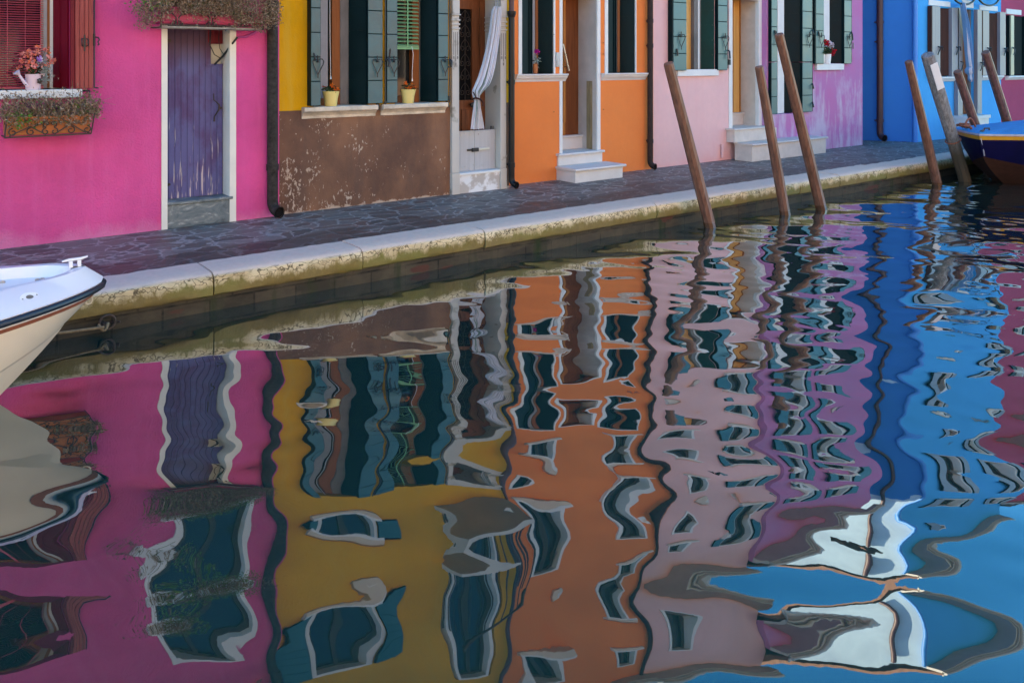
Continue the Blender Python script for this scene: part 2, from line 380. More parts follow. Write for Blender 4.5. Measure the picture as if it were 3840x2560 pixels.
# --- canal water
m = Mt('canal_water', .02)
t = m.t; t.nodes.remove(m.b)
dif = m.n('ShaderNodeBsdfDiffuse', {'Color': (.004,.032,.028,1)}); gl = m.n('ShaderNodeBsdfGlossy', {'Color': (.93,.96,.97,1), 'Roughness': .012})
lw = m.n('ShaderNodeLayerWeight', {'Blend': .5}); fr_ = m.mth('ADD', m.mth('MULTIPLY', m.mth('POWER', lw.outputs['Facing'], 2.1), .96), .04)
mx = m.n('ShaderNodeMixShader', {0: fr_, 1: dif.outputs[0], 2: gl.outputs[0]}); t.links.new(mx.outputs[0], m.o.inputs[0]); M['water'] = m.m
# --- striped door curtains (stripe attribute runs across the cloth)
def stripes(name, stops):
    m = Mt(name, .9, spec=.15); a = m.n('ShaderNodeAttribute', attribute_name='across')
    c = m.ramp(a.outputs['Fac'], stops); m.t.nodes[-1].color_ramp.interpolation = 'CONSTANT'
    m.set('Base Color', c); m.bump(m.noise(120), .2, .003); return m.m
W_, G_, B_ = (.66,.62,.66), (.24,.32,.29), (.30,.33,.40)
M['curtain_green'] = stripes('white_green_striped_cloth', [(0.,W_),(.16,G_),(.19,W_),(.30,B_),(.34,W_),(.45,G_),(.53,W_),(.62,G_),(.64,W_),(.75,B_),(.80,W_),(.92,G_),(.95,W_)])
M['curtain_blue'] = stripes('white_blue_striped_cloth', [(0.,(.12,.28,.48)),(.14,W_),(.26,(.12,.28,.48)),(.42,W_),(.56,(.10,.25,.45)),(.72,W_),(.84,(.14,.30,.5))])
# --- boats
M['gel'] = plain('white_gelcoat', (.80,.80,.82), .22, .03, 2, ior=1.5)
M['hull_bounce'] = plain('bounce_warmed_gelcoat_hull', (.86,.73,.58), .25, .05, 2.5)  # white hull tinted cream for warm light bounced off the far bank
M['rubber'] = plain('navy_black_rubber', (.014,.022,.035), .35, .25, 14)
M['boot'] = plain('red_brown_line', (.30,.09,.05), .5, .15, 9)
M['navy'] = plain('dark_navy_boat_paint', (.002,.002,.032), .6, .3, 5, spec=.1)
M['sky_deck'] = plain('sky_blue_deck_paint', (.004,.25,.50), .7, .16, 5, .15, 25, vec=(.5,2,1), spec=.1)
M['ochre'] = plain('ochre_yellow_band', (.55,.26,.01), .45, .12, 6)
M['antifoul'] = plain('brown_antifouling', (.05,.02,.013), .8, .35, 8, spec=.1)
M['silver_edge'] = plain('worn_pale_edge', (.35,.36,.42), .4, .2, 12)

# ------------------------------------------------------------------ world, sun, camera
W = bpy.data.worlds.new('World'); S.world = W; W.use_nodes = True; wt = W.node_tree
sky = wt.nodes.new('ShaderNodeTexSky'); sky.sky_type = 'NISHITA'; sky.sun_disc = False
SUN_EL, SUN_AZ = R(31), math.atan2(-.80, .60)     # azimuth from +Y towards +X: the sun stands behind the houses, to the left
sky.sun_elevation = SUN_EL; sky.sun_rotation = SUN_AZ; sky.altitude = 0; sky.air_density = 1.0; sky.dust_density = .2; sky.ozone_density = 4.0
bg = wt.nodes['Background']; bg.inputs[1].default_value = .15; hs = wt.nodes.new('ShaderNodeHueSaturation'); hs.inputs['Saturation'].default_value = 1.35; wt.links.new(sky.outputs[0], hs.inputs['Color']); wt.links.new(hs.outputs[0], bg.inputs[0])
ld = bpy.data.lights.new('sun', 'SUN'); ld.energy = 5.0; ld.angle = R(.5); ld.color = (1,.93,.82)
so = bpy.data.objects.new('sun', ld); COL.objects.link(so)
sd = Vector((math.sin(SUN_AZ)*math.cos(SUN_EL), math.cos(SUN_AZ)*math.cos(SUN_EL), math.sin(SUN_EL)))
so.rotation_euler = sd.to_track_quat('Z', 'Y').to_euler(); so.location = (0,0,30)
cd = bpy.data.cameras.new('camera'); co = bpy.data.objects.new('camera', cd); COL.objects.link(co); S.camera = co
TH = math.atan2(3925, 3000)
co.location = (0, -8.2, 1.6); co.rotation_euler = (R(90), 0, -(math.pi/2 - TH) + 0)
co.rotation_euler = (R(90), 0, math.atan2(math.sin(TH-math.pi/2)*0 + math.cos(TH)*-1, math.sin(TH)))
cd.sensor_width = 36; cd.lens = 36*3000/3840; cd.shift_y = -(1280-235)/3840; cd.clip_start = .05; cd.clip_end = 3000
S.view_settings.view_transform = 'Standard'; S.view_settings.look = 'None'; S.view_settings.gamma = 1; S.view_settings.exposure = 2.3
S.view_settings.use_white_balance = True; S.view_settings.white_balance_temperature = 8800; S.view_settings.white_balance_tint = 8
S.cycles.max_bounces = 8; S.cycles.diffuse_bounces = 4; S.cycles.glossy_bounces = 4

# ------------------------------------------------------------------ ground, pavement, water, quay
tag(MB().box(-300,300,-300,300,-1.6,-1.5).build('ground', M['soil']), kind='structure')
tag(MB().box(-12,70,-1.60,14,-.9,0).build('pavement', M['paving']), kind='structure')
tag(MB().box(-12,70,-40,-7.62,-.9,0).build('pavement', M['paving']), kind='structure')

def water():
    xs = np.concatenate([np.arange(-12,0,.12), np.arange(0,13,.032), np.arange(13,30,.05), np.arange(30,70.1,.4)])
    ys = np.arange(-7.64,-1.90,.032); X, Y = np.meshgrid(xs, ys); Z = np.zeros_like(X)
    rg = np.random.default_rng(5); Zs = np.zeros_like(X); Zl = np.zeros_like(X)
    for Zk, N, l0, l1 in ((Zs, 60, .16, .52), (Zl, 40, .52, 2.0)):
        for i in range(N):
            lam = l0*(l1/l0)**((i+.5)/N); k = 2*math.pi/lam; a = rg.normal(TH, .62 if Zk is Zs else .40)+(math.pi if rg.random() < .5 else 0); ph = rg.uniform(0, 2*math.pi)
            Zk += math.sqrt(2/N)/k*np.sin(k*(math.cos(a)*X+math.sin(a)*Y)+ph)
    mod = np.zeros_like(X)
    for i in range(10):
        lam = rg.uniform(1.6, 5); a = rg.uniform(0, 6.28); k = 2*math.pi/lam
        mod += np.sin(k*(math.cos(a)*X+math.sin(a)*Y)+rg.uniform(0,6.28))
    mod = 1+.28*mod/math.sqrt(5)
    g = np.clip((X-2.5)/7,0,1)
    Z = (Zs*(.0125+.021*g)+Zl*(.027+.008*g))*np.clip(mod,.35,1.7)
    n, mm = X.shape; me = bpy.data.meshes.new('water')
    co_ = np.stack([X,Y,Z-.29],-1).reshape(-1,3).astype(np.float32)
    ii = np.arange(n*mm).reshape(n,mm); q = np.stack([ii[:-1,:-1],ii[:-1,1:],ii[1:,1:],ii[1:,:-1]],-1).reshape(-1,4)
    me.vertices.add(len(co_)); me.vertices.foreach_set('co', co_.ravel()); me.loops.add(q.size); me.loops.foreach_set('vertex_index', q.ravel().astype(np.int32))
    me.polygons.add(len(q)); me.polygons.foreach_set('loop_start', np.arange(0,q.size,4,dtype=np.int32)); me.update(calc_edges=True)
    me.polygons.foreach_set('use_smooth', np.ones(len(q),bool)); me.materials.append(M['water']); me.validate()
    o = bpy.data.objects.new('water', me); COL.objects.link(o); tag(o, kind='structure')
water()

q = thing('quay_wall', (8,-2,0), 'stone quay edge with pale coping blocks and green algae above the canal water', 'quay')
MB().box(-12,70,-1.975,-1.7,-.95,-.16).build('masonry', M['masonry'], q)
jx = [-12,-9.2,-6.4,-3.6,-1.2,.35,1.885,3.13,4.405,6.78,8.35,9.6,10.58,11.87,13.6,15.4,17.2,19,21,23,26,30,36,44,56,70]
cp = [(-1.604,-.17),(-1.604,.006),(-1.80,.009),(-1.955,.006),(-1.985,-.003),(-2.008,-.022),(-2.016,-.06),(-2.018,-.12),(-2.006,-.158),(-1.985,-.170)]
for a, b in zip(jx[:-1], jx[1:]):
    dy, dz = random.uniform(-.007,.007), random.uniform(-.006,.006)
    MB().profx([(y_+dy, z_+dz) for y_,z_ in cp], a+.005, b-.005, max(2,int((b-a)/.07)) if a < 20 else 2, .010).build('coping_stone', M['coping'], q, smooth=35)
rg_ = MB().tube([(1.15+.05*math.cos(t), -2.035, -.215+.05*math.sin(t)) for t in np.linspace(0,2*math.pi,20)], .008)
rg_.tube([(1.12,-1.97,-.23),(1.14,-2.05,-.235)], .022, 8); rg_.tube([(1.15,-1.97,-.235),(1.23,-2.04,-.225)], .007)
rg_.build('mooring_ring', M['rust_iron'], q, smooth=40)
tag(MB().tube([(-.3+ (1.12+.3)*u, -2.08-.03*math.sin(u*3), .02-.25*u-.05*math.sin(u*math.pi)) for u in np.linspace(0,1,14)], .010, 6)
    .tube([(1.12+.03*math.cos(t), -2.06+.02*math.sin(t), -.235+.02*math.cos(t*2)) for t in np.linspace(0,12,30)], .009, 6)
    .build('mooring_rope', M['rope'], smooth=60), 'old brown mooring rope tied to the rusty ring low on the quay wall', 'rope')

# ------------------------------------------------------------------ house helpers
def wall_mesh(x0, x1, z0, z1, Y, holes, back=6.0, closed=True):
    xs = sorted({x0, x1, *[h[0] for h in holes], *[h[1] for h in holes]}); zs = sorted({z0, z1, *[h[2] for h in holes], *[h[3] for h in holes]})
    xs = [x for x in xs if x0 <= x <= x1]; zs = [z for z in zs if z0 <= z <= z1]
    mb = MB(); T = .35
    for i in range(len(xs)-1):
        for j in range(len(zs)-1):
            cx, cz = (xs[i]+xs[i+1])/2, (zs[j]+zs[j+1])/2
            if any(h[0] < cx < h[1] and h[2] < cz < h[3] for h in holes): continue
            mb.add([(xs[i],Y,zs[j]),(xs[i+1],Y,zs[j]),(xs[i+1],Y,zs[j+1]),(xs[i],Y,zs[j+1])], [(0,1,2,3)])
    for h in holes:
        a, b, c, d = max(h[0],x0), min(h[1],x1), max(h[2],z0), min(h[3],z1)
        if a >= b or c >= d: continue
        mb.add([(a,Y,c),(b,Y,c),(b,Y,d),(a,Y,d),(a,Y+T,c),(b,Y+T,c),(b,Y+T,d),(a,Y+T,d)],
               [(0,4,7,3),(1,2,6,5)] + ([(0,1,5,4)] if h[2] >= z0 else []) + ([(3,7,6,2)] if h[3] <= z1 else []))
    if closed:
        mb.add([(x0,Y,z0),(x0,Y+back,z0),(x0,Y+back,z1),(x0,Y,z1),(x1,Y,z0),(x1,Y+back,z0),(x1,Y+back,z1),(x1,Y,z1)], [(0,3,2,1),(4,5,6,7),(1,2,6,5)])
    return mb
def raw(mb, name, mat, parent):              # no normal recalculation problem for open shells: keep as built
    return mb.build(name, mat, parent)
def roof(root, x0, x1, Y, H, back=6.0, rise=1.3):
    e = .38; mid = Y+back/2
    mb = MB().profx([(Y-e,H+.02),(mid,H+rise),(Y+back+.2,H+.02),(Y+back+.2,H+.12),(mid,H+rise+.12),(Y-e,H+.13)], x0+.003, x1-.003)
    r = mb.build('roof', M['roof'], root)
    b = MB().box(x0+.003,x1-.003,Y-e+.02,Y+.02,H-.10,H+.012); b.tube([(x0+.003,Y-e-.05,H+.03),(x1-.003,Y-e-.05,H+.03)], .06, 8)
    b.box(x0+.003,x1-.003,Y-e-.025,Y-e+.0,H-.06,H+.17); b.build('eave', M['eave'], r)
    return r
def frame(mb, x0, x1, z0, z1, Y, w, proud=.02, depth=.2, bottom=False, wr=None, top=None):
    wr = w if wr is None else wr; top = w if top is None else top
    mb.box(x0,x0+w,Y-proud,Y+depth,z0,z1).box(x1-wr,x1,Y-proud,Y+depth,z0,z1)
    if top: mb.box(x0+w,x1-wr,Y-proud,Y+depth,z1-top,z1)
    if bottom: mb.box(x0+w,x1-wr,Y-proud,Y+depth,z0,z0+w)
    return mb
def leaf_boards(mb, x0, x1, y0, y1, z0, z1, n=5, gap=.006):      # shutter leaf with horizontal board joints
    mb.cur = 1; mb.box(x0,x1,y0+.006,y1,z0,z1); mb.cur = 0
    h = (z1-z0)/n
    for i in range(n): mb.box(x0+.004,x1-.004,y0,y0+.007,z0+i*h+gap/2,z0+(i+1)*h-gap/2)
    return mb
def upper_window(root, x0, x1, z0, z1, Y, sm, fm=None, sash='sash_dark', shut=True, sill='white'):
    fm = fm or M['white']
    w = frame(MB(), x0, x1, z0, z1, Y, .055, .02, .2, True).build('window', fm, root)
    MB().box(x0+.055,x1-.055,Y+.15,Y+.17,z0+.055,z1-.055).build('pane', M['glass'], w)
    c = (x0+x1)/2; s = MB()
    for a in (x0+.055, c-.04, x1-.115): s.box(a,a+.06 if a != c-.04 else a+.08,Y+.12,Y+.15,z0+.055,z1-.055)
    s.box(x0+.115,c-.04,Y+.121,Y+.149,z1-.115,z1-.055).box(c+.04,x1-.115,Y+.121,Y+.149,z1-.115,z1-.055); s.build('sash', M[sash], w)
    MB().profx([(Y-.10,z0-.02),(Y-.10,z0+.03),(Y+.02,z0+.03),(Y+.02,z0-.09),(Y-.05,z0-.09)], x0-.08, x1+.08).build('sill', M[sill], w)
    if shut:
        L = (x1-x0)/2*.8
        leaf_boards(MB(), x0-L-.01, x0-.01, Y-.065, Y-.026, z0+.05, z1-.02).build('shutter_leaf', [sm,M['teal_dark']], w)
        leaf_boards(MB(), x1+.01, x1+L+.01, Y-.065, Y-.026, z0+.05, z1-.02).build('shutter_leaf', [sm,M['teal_dark']], w)
    return w
def heart(mb, x, y, z, s=1.0):                # wrought-iron half-heart shutter latch, standing proud of the leaf
    pts = [(x+.005*s,y-.02,z+.075*s),(x+.02*s,y-.032,z+.092*s),(x+.045*s,y-.04,z+.09*s),(x+.058*s,y-.044,z+.065*s),(x+.05*s,y-.042,z+.03*s),(x+.022*s,y-.034,z-.025*s),(x,y-.026,z-.075*s),(x+.001,y-.026,z-.11*s)]
    mb.tube(pts, .0055*s, 6)
    mb.tube([(x-.005*s,y-.02,z+.075*s),(x-.024*s,y-.022,z+.09*s),(x-.045*s,y-.016,z+.085*s),(x-.052*s,y-.012,z+.06*s),(x-.04*s,y-.012,z+.025*s),(x-.018*s,y-.018,z-.03*s),(x,y-.026,z-.075*s)], .0045*s, 6)
    mb.tube([(x,y-.022,z+.13*s),(x,y-.022,z+.07*s),(x+.014*s,y-.022,z+.062*s),(x,y+.002,z+.062*s)], .007*s, 6)
    return mb
def downpipe(root, x, y, z0, z1, r, mat, collars, elbow=True, name='downpipe', kick=(.28,-.96)):
    mb = MB(); e = []
    if elbow:
        for t in np.linspace(0, math.pi/2, 7):
            k = 1.7*r*(1-math.cos(t)); e.append((x+kick[0]*k, y+kick[1]*k, z0+1.9*r*(1-math.sin(t))+.014+r))
        e.append((e[-1][0]+kick[0]*r*.35, e[-1][1]+kick[1]*r*.35, e[-1][2]-.004))
        mb.tube([(x,y,z1)]+[(x,y,z0+1.9*r+r+.06)]+e, r, 14, caps=False)
        pe = Vector(e[-1]); kk = Vector((kick[0],kick[1],0)).normalized()
        mb.tube([pe-kk*.018, pe+kk*.004], r*1.12, 14, caps=False); mb.cur = 1; mb.tube([pe-kk*.012, pe-kk*.010], r*.99, 14); mb.cur = 0  # black disc drawn for the shade inside the pipe mouth
    else: mb.tube([(x,y,z1),(x,y,z0)], r, 14)
    for c in collars: mb.tube([(x,y,c-.03),(x,y,c+.03)], r*1.16, 14); mb.box(x-.012,x+.012,y,y+r+.05,c-.012,c+.012)
    return mb.build(name, [mat, M['dark']], root, smooth=50)

# ================================================================== PINK HOUSE
Y = -.08
H1 = thing('terraced_house', (0,Y,0), 'bright pink stucco house with worn purple plank door and red shutters', 'house', 'row of painted canal houses')
holes = [(.25,1.205,1.362,2.75),(1.983,2.692,0,2.35),(1.95,2.80,2.62,3.62),(.3,1.15,4.6,6.0),(2.0,2.85,4.6,6.0)]
raw(wall_mesh(-5,3.144,0,7.7,Y,holes), 'wall', M['pink'], H1); roof(H1,-5,3.144,Y,7.7)
upper_window(H1,.3,1.15,4.6,6.0,Y,M['red_shutter']); upper_window(H1,2.0,2.85,4.6,6.0,Y,M['red_shutter'])
upper_window(H1,1.95,2.80,2.62,3.62,Y,M['red_shutter'],shut=False)
w = MB().box(1.042,1.075,Y+.19,Y+.25,1.37,2.75).box(.25,.33,Y+.19,Y+.25,1.37,2.75).box(.33,1.042,Y+.19,Y+.25,2.68,2.75).build('window', M['sash'], H1)
MB().box(.25,1.042,Y+.27,Y+.29,1.37,2.74).build('pane', M['glass'], w)
MB().box(1.0,1.052,Y+.178,Y+.188,1.366,2.74).build('curtain', M['lace'], w)
MB().box(1.075,1.16,.12,.22,1.362,2.749).build('window_frame', M['white'], w)
b = MB()
for i in range(63):
    z = 1.385+i*.0212; b.add([(.69,.078,z),(1.022,.078,z),(1.022,.104,z+.012),(.69,.104,z+.012)], [(0,1,2,3)])
for x in (.745,.88,1.0): b.tube([(x,.074,1.38),(x,.074,2.72)], .0022, 5)
b.box(.66,.69,.07,.11,1.366,2.74); b.box(.69,1.022,.076,.104,1.366,1.382); b.build('venetian_blind', M['pink_blind'], w)
MB().profx([(Y-.055,1.286),(Y-.06,1.362),(Y+.3,1.362),(Y+.3,1.286)], .1, 1.30).build('sill', M['white'], w, bev=.006)
s = MB(); s.plank((1.10,.105),(1.188,-.075),.035,1.37,2.74); s.plank((1.139,.018),(1.143,.010),-.004,1.37,2.74); s.build('shutter_leaf', M['deepred'], w)
MB().box(1.205,1.240,-.135,-.084,1.37,2.75).build('shutter_leaf', M['deepred'], w, bev=.004)
s = MB()
for i in range(4): s.box(1.243+i*.0362,1.243+(i+1)*.0362-.003,-.143,-.10,1.366,2.75)
s.box(1.244,1.386,-.10,-.084,1.366,2.75); s.build('shutter_leaf', M['red_shutter'], w, bev=.003)
s = MB().tube([(1.396,-.135,2.76),(1.396,-.135,1.366)], .007).tube([(1.396,-.135,1.372),(1.43,-.135,1.37)], .006)
s.box(1.308,1.324,-.152,-.143,1.735,1.82); s.tube([(1.300,-.15,1.815),(1.290,-.175,1.81),(1.290,-.175,1.755),(1.300,-.15,1.748)], .006, 6); s.tube([(1.332,-.15,1.815),(1.344,-.172,1.80),(1.338,-.175,1.775),(1.344,-.172,1.755),(1.330,-.15,1.745)], .005, 6)
s.tube([(1.316,-.148,1.85),(1.316,-.148,1.70)], .006, 6)
s.tube([(1.40,-.15,1.83),(1.425,-.155,1.825),(1.435,-.155,1.805),(1.422,-.155,1.785),(1.432,-.155,1.765),(1.42,-.155,1.755)], .007, 6); s.tube([(1.396,-.13,1.86),(1.396,-.13,1.75)], .011, 6)
s.tube([(1.30,-.09,1.345),(1.36,-.12,1.345),(1.362,-.12,1.305)], .009, 6); s.build('shutter_latch', M['iron'], w, smooth=60)
# door
d = frame(MB(),1.983,2.692,0,2.35,Y,.053,.012,.34,wr=.064).build('door_frame', M['cream_frame'], H1)
dr = MB(); n = 10; wx = (2.625-2.04)/n
for i in range(n):
    a = 2.04+i*wx; b = a+wx-.0025
    top = 2.29
    if a > 2.455: top = 1.57
    dr.box(a,b,.115,.15,.255,top)
dr.box(2.04,2.455,.135,.155,.255,2.289).box(2.455,2.625,.135,.155,.255,1.568)
dr.box(2.455,2.625,.108,.155,1.565,1.585)
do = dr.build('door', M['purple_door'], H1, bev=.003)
MB().tube([(2.528,.10,1.285),(2.53,.10,1.22),(2.548,.075,1.20),(2.57,.055,1.17),(2.565,.055,1.12),(2.54,.075,1.07),(2.535,.10,1.05),(2.535,.105,1.0)], [.005,.006,.006,.009,.009,.007,.006,.008], 8).build('door_handle', M['rust_iron'], do, smooth=60)
MB().tube([(2.60,.113,1.135),(2.60,.10,1.135)], .014, 12).build('lock', M['rust_iron'], do)
MB().box(2.04,2.10,.105,.115,.385,.41).tube([(2.035,.105,.397),(2.11,.100,.402)], .012, 8).build('hinge', M['rust_iron'], do)
MB().box(2.045,2.12,.106,.115,1.80,1.83).build('hinge', M['rust_iron'], do)
MB().box(2.40,2.628,.20,.26,1.5,2.29).build('backing_panel', M['cream_frame'], H1)
mb_ = MB().box(2.455,2.626,.12,.19,1.79,2.05)
for i in range(3): mb_.box(2.475+i*.05,2.49+i*.05,.112,.12,1.80,2.04)
mb_.build('meter_box', M['deepred'], H1, bev=.005)
c = MB().tube([(2.535,.125,1.57),(2.60,.05,1.66),(2.66,-.098,1.80),(2.70,-.105,1.853)], .011, 8)
c.tube([(2.59,.07,1.64),(2.52,.05,1.68),(2.48,.07,1.78),(2.50,.09,1.95),(2.53,.1,2.05)], .005, 6); c.tube([(2.615,.04,1.67),(2.575,.05,1.74),(2.565,.06,1.84),(2.58,.07,2.0)], .004, 6)
c.build('cable', M['iron'], H1, smooth=60)
MB().tube([(2.70,-.10,1.853),(2.78,-.10,1.86),(2.88,-.10,1.905),(2.98,-.10,2.0),(3.02,-.10,2.1)], .011, 8).build('conduit', M['cable_pink'], H1, smooth=60)
MB().box(2.037,2.627,-.085,.2,0,.225).box(2.037,2.66,-.10,.2,.228,.256).build('door_step', M['marble'], H1, bev=.006)
downpipe(H1, 3.052, -.135, 0, 7.6, .055, M['zinc'], [.52, 2.2, 4.4], kick=(.28,-.96))

# flower boxes
def scroll(mb, cx, cz, y, r0, turns, a0, sgn, r):
    pts = []
    for t in np.linspace(0, 1, 26):
        a = a0+sgn*turns*2*math.pi*t; q_ = r0*(1-.72*t)
        pts.append((cx+q_*math.cos(a), y, cz+q_*math.sin(a)))
    mb.tube(pts, r, 6)
def twigs(mb, n, fx, zc, hgt, L):
    for i in range(n):
        p = Vector(fx()); p.z = zc
        q_ = p+Vector((random.gauss(0,.05),random.gauss(0,.05)-.02,random.uniform(.4,1)*hgt))
        mid = (p+q_)/2+Vector((random.gauss(0,.012),random.gauss(0,.012),0))
        mb.tube([p,mid,q_], .0022, 4, caps=False)
        for k in range(3):
            e = q_+Vector((random.gauss(0,L),random.gauss(0,L),random.gauss(0,L)*.8)); mb.tube([mid.lerp(q_, random.random()),e], .0016, 3, caps=False)
fb = thing('flower_box', (.98,-.2,.97), 'orange terracotta flower box in scrolled iron cradle under the pink house window', 'flower box', 'iron-framed flower boxes')
MB().profx([(-.34,1.13),(-.325,.985),(-.10,.985),(-.085,1.13)], .70, 1.33).box(.695,1.335,-.347,-.082,1.12,1.14).build('trough', M['terracotta'], fb, bev=.004)
b = MB().box(.69,1.335,-.352,-.338,.968,.980).tube([(.688,-.352,.974),(.700,-.36,1.145)], .006, 6).tube([(1.333,-.352,.974),(1.362,-.36,1.16)], .006, 6)
for x in (.69,1.333): b.tube([(x,-.345,.974),(x,-.085,.974)], .006, 6)
yy = -.357
for k, (cx, s_) in enumerate(((.745,1),(.875,1),(1.175,-1),(1.30,-1))): scroll(b, cx, 1.015, yy, .034, 1.1, math.pi*(.5 if s_ > 0 else .5), s_, .0055)
scroll(b,.99,1.075,yy,.028,1.0,-1.57,-1,.0055); scroll(b,1.045,1.075,yy,.028,1.0,-1.57,1,.0055); scroll(b,.985,1.01,yy,.03,1.0,1.57,1,.0055); scroll(b,1.05,1.01,yy,.03,1.0,1.57,-1,.0055)
for p, q_ in (((.72,.985),(.87,1.06)),((.87,1.06),(.985,.985)),((.90,1.055),(1.0,1.11)),((1.05,.985),(1.16,1.06)),((1.10,1.12),(1.29,.985))): b.tube([(p[0],yy,p[1]),(q_[0],yy,q_[1])], .0055, 6)
b.build('iron_cradle', M['rust_iron'], fb, smooth=60)
def bx_pt(x0,x1,y0,y1): return lambda: (random.uniform(x0,x1), random.uniform(y0,y1), 0)
t = MB(); twigs(t, 80, bx_pt(.68,1.40,-.33,-.10), 1.12, .20, .05)
pts = [(random.uniform(.66,1.42),random.gauss(-.24,.08),1.13+abs(random.gauss(0,.09))+.03*math.sin(_*.7)) for _ in range(2500)]
pts += [(random.uniform(.70,1.34),-.36+random.gauss(0,.015),random.uniform(1.06,1.16)) for _ in range(420)]
t.leaves(pts, .030, 1, .42); t.build('dried_plants', M['dry'], fb)
t = MB(); t.leaves([(random.gauss(.80,.05),-.33+random.gauss(0,.04),random.uniform(1.05,1.18)) for _ in range(190)]+[(random.gauss(1.28,.05),-.22+random.gauss(0,.05),random.uniform(1.15,1.27)) for _ in range(110)], .028, .6, .5); t.build('green_plants', M['green'], fb)

fb = thing('flower_box', (2.35,-.25,1.93), 'raspberry flower box of bushy dry brown plants above the purple door', 'flower box', 'iron-framed flower boxes')
MB().box(1.93,2.86,-.35,-.10,1.965,2.12).box(1.925,2.865,-.358,-.092,1.975,1.992).build('trough', M['red_trough'], fb, bev=.006)
b = MB()
for z in (1.922,): b.box(1.90,2.87,-.375,-.355,z,z+.016).box(1.90,2.87,-.12,-.10,z,z+.016)
for x in (1.90,2.22,2.55,2.85): b.box(x,x+.02,-.355,-.12,1.922,1.937).box(x+.002,x+.02,-.372,-.357,1.938,1.96)
b.build('wooden_tray', M['greywood'], fb)
b = MB(); yy = -.385
b.box(1.90,2.87,yy-.004,yy+.006,1.945,1.953); b.tube([(1.905,yy,1.92),(1.915,yy,2.14)], .007, 6); b.tube([(2.86,yy,1.92),(2.87,yy,2.1)], .007, 6); b.tube([(2.87,-.08,2.0),(2.86,yy,1.93)], .005, 6); b.tube([(1.89,-.08,1.93),(1.90,yy,1.925)], .006, 6)
for cx in (2.05,2.36,2.66):
    for s_ in (1,-1):
        scroll(b, cx+s_*.035, 1.965, yy, .022, 1.1, 1.57, s_, .006); b.tube([(cx+s_*.012,yy,1.96),(cx+s_*.012,yy,2.02),(cx+s_*.05,yy,2.06)], .006, 6); scroll(b, cx+s_*.06, 2.085, yy, .035, 1.1, -1.57, s_, .006)
b.build('iron_cradle', M['rust_iron'], fb, smooth=60)
t = MB(); twigs(t, 150, bx_pt(1.76,3.0,-.45,-.10), 2.08, .40, .07)
pts = []
for _ in range(12000):
    x = random.gauss(2.42,.34); 
    if 1.62 < x < 3.06: pts.append((x,random.gauss(-.32,.10),2.30+random.gauss(0,.16)+.05*math.sin(x*9)))
for _ in range(5200):
    x = random.uniform(2.05,3.02) if random.random() < .85 else random.uniform(1.66,2.0); pts.append((x,-.41+random.gauss(0,.035),2.10+random.gauss(0,.065)-.055*(x > 2.5)+.04*math.sin(x*13)))
for _ in range(260): pts.append((random.gauss(1.83,.04),-.12+random.gauss(0,.05),random.uniform(1.9,2.1)))
pts = [p for p in pts if -.56 < p[1] < -.085 and 1.93+.05*math.sin(p[0]*17) < p[2] < 2.62 and abs(p[0]-2.38) < .72+.06*math.sin(p[2]*40) and not (p[2] < 2.05 and 2.0 < p[0] < 2.55 and random.random() < .8)]
t.leaves(pts, .026, 1, .36); t.build('dried_plants', M['dry'], fb)
t = MB(); t.leaves([(random.uniform(2.0,2.85),-.34+random.uniform(-.12,.12),random.uniform(2.40,2.72)) for _ in range(1300)]+[(random.gauss(1.85,.10),-.38+random.gauss(0,.05),random.uniform(2.1,2.25)) for _ in range(120)], .03, .8, .5); t.build('green_plants', M['green'], fb)

# pink watering can with flowers on the sill
wc = thing('watering_can', (.935,-.07,1.362), 'pale pink watering can filled with salmon flowers on the white sill', 'watering can')
cx, cy, z0 = .925, -.065, 1.363
can = MB().lathe([(.056,z0),(.058,z0+.004),(.062,z0+.13),(.064,z0+.135),(.058,z0+.135),(.05,z0+.11),(.001,z0+.11)], cx, cy, 28)
can.tube([(cx-.045,cy-.035,z0+.03),(cx-.075,cy-.05,z0+.07),(cx-.115,cy-.06,z0+.135)], [.016,.013,.010], 10)
can.tube([(cx-.112,cy-.06,z0+.132),(cx-.132,cy-.066,z0+.155)], [.012,.030], 14); can.tube([(cx+.05,cy-.02,z0+.13),(cx+.085,cy-.03,z0+.138),(cx+.075,cy-.03,z0+.115)], .006, 6)
can.build('can_body', M['pink_can'], wc, smooth=45)
f_ = MB()
for k in range(5):
    a = 2*math.pi*k/5; f_.lathe([(.001,0),(.013,.0)],0,0,3) if False else f_.add([(cx+.042+.012*math.cos(a+q_)+.011*math.cos(a), cy-.0635-.002, z0+.075+.014*math.sin(a+q_)*.8+.016*math.sin(a)) for q_ in np.linspace(0,5.2,7)], [tuple(range(7))])
f_.build('flower_motif', M['rust_iron'], wc)
def flowers(root, name, mat, centres, r, n=14, size=.02):
    mb = MB()
    for c_ in centres:
        mb.leaves([(c_[0]+random.gauss(0,r),c_[1]+random.gauss(0,r),c_[2]+random.gauss(0,r)) for _ in range(n)], size, .8, .9)
    return mb.build(name, mat, root)
ct = [(cx+random.gauss(-.005,.04),cy+random.gauss(-.02,.03),z0+random.uniform(.15,.36)) for _ in range(19)]+[(cx+.095,cy-.02,z0+.35),(cx+.12,cy-.03,z0+.28),(cx+.15,cy-.02,z0+.25)]
flowers(wc, 'flowers', M['petal_salmon'], ct, .009, 22, .022); flowers(wc, 'violet_flower', M['petal_violet'], [(cx+.045,cy-.03,z0+.27),(cx+.05,cy-.03,z0+.255)], .008, 16, .02)
t = MB()
for c_ in ct: t.tube([(cx,cy,z0+.11),c_], .0015, 4)
t.leaves([(cx+random.gauss(0,.03),cy+random.gauss(0,.03),z0+random.uniform(.12,.22)) for _ in range(90)], .03, .8, .5); t.build('green_plants', M['darkleaf'], wc)
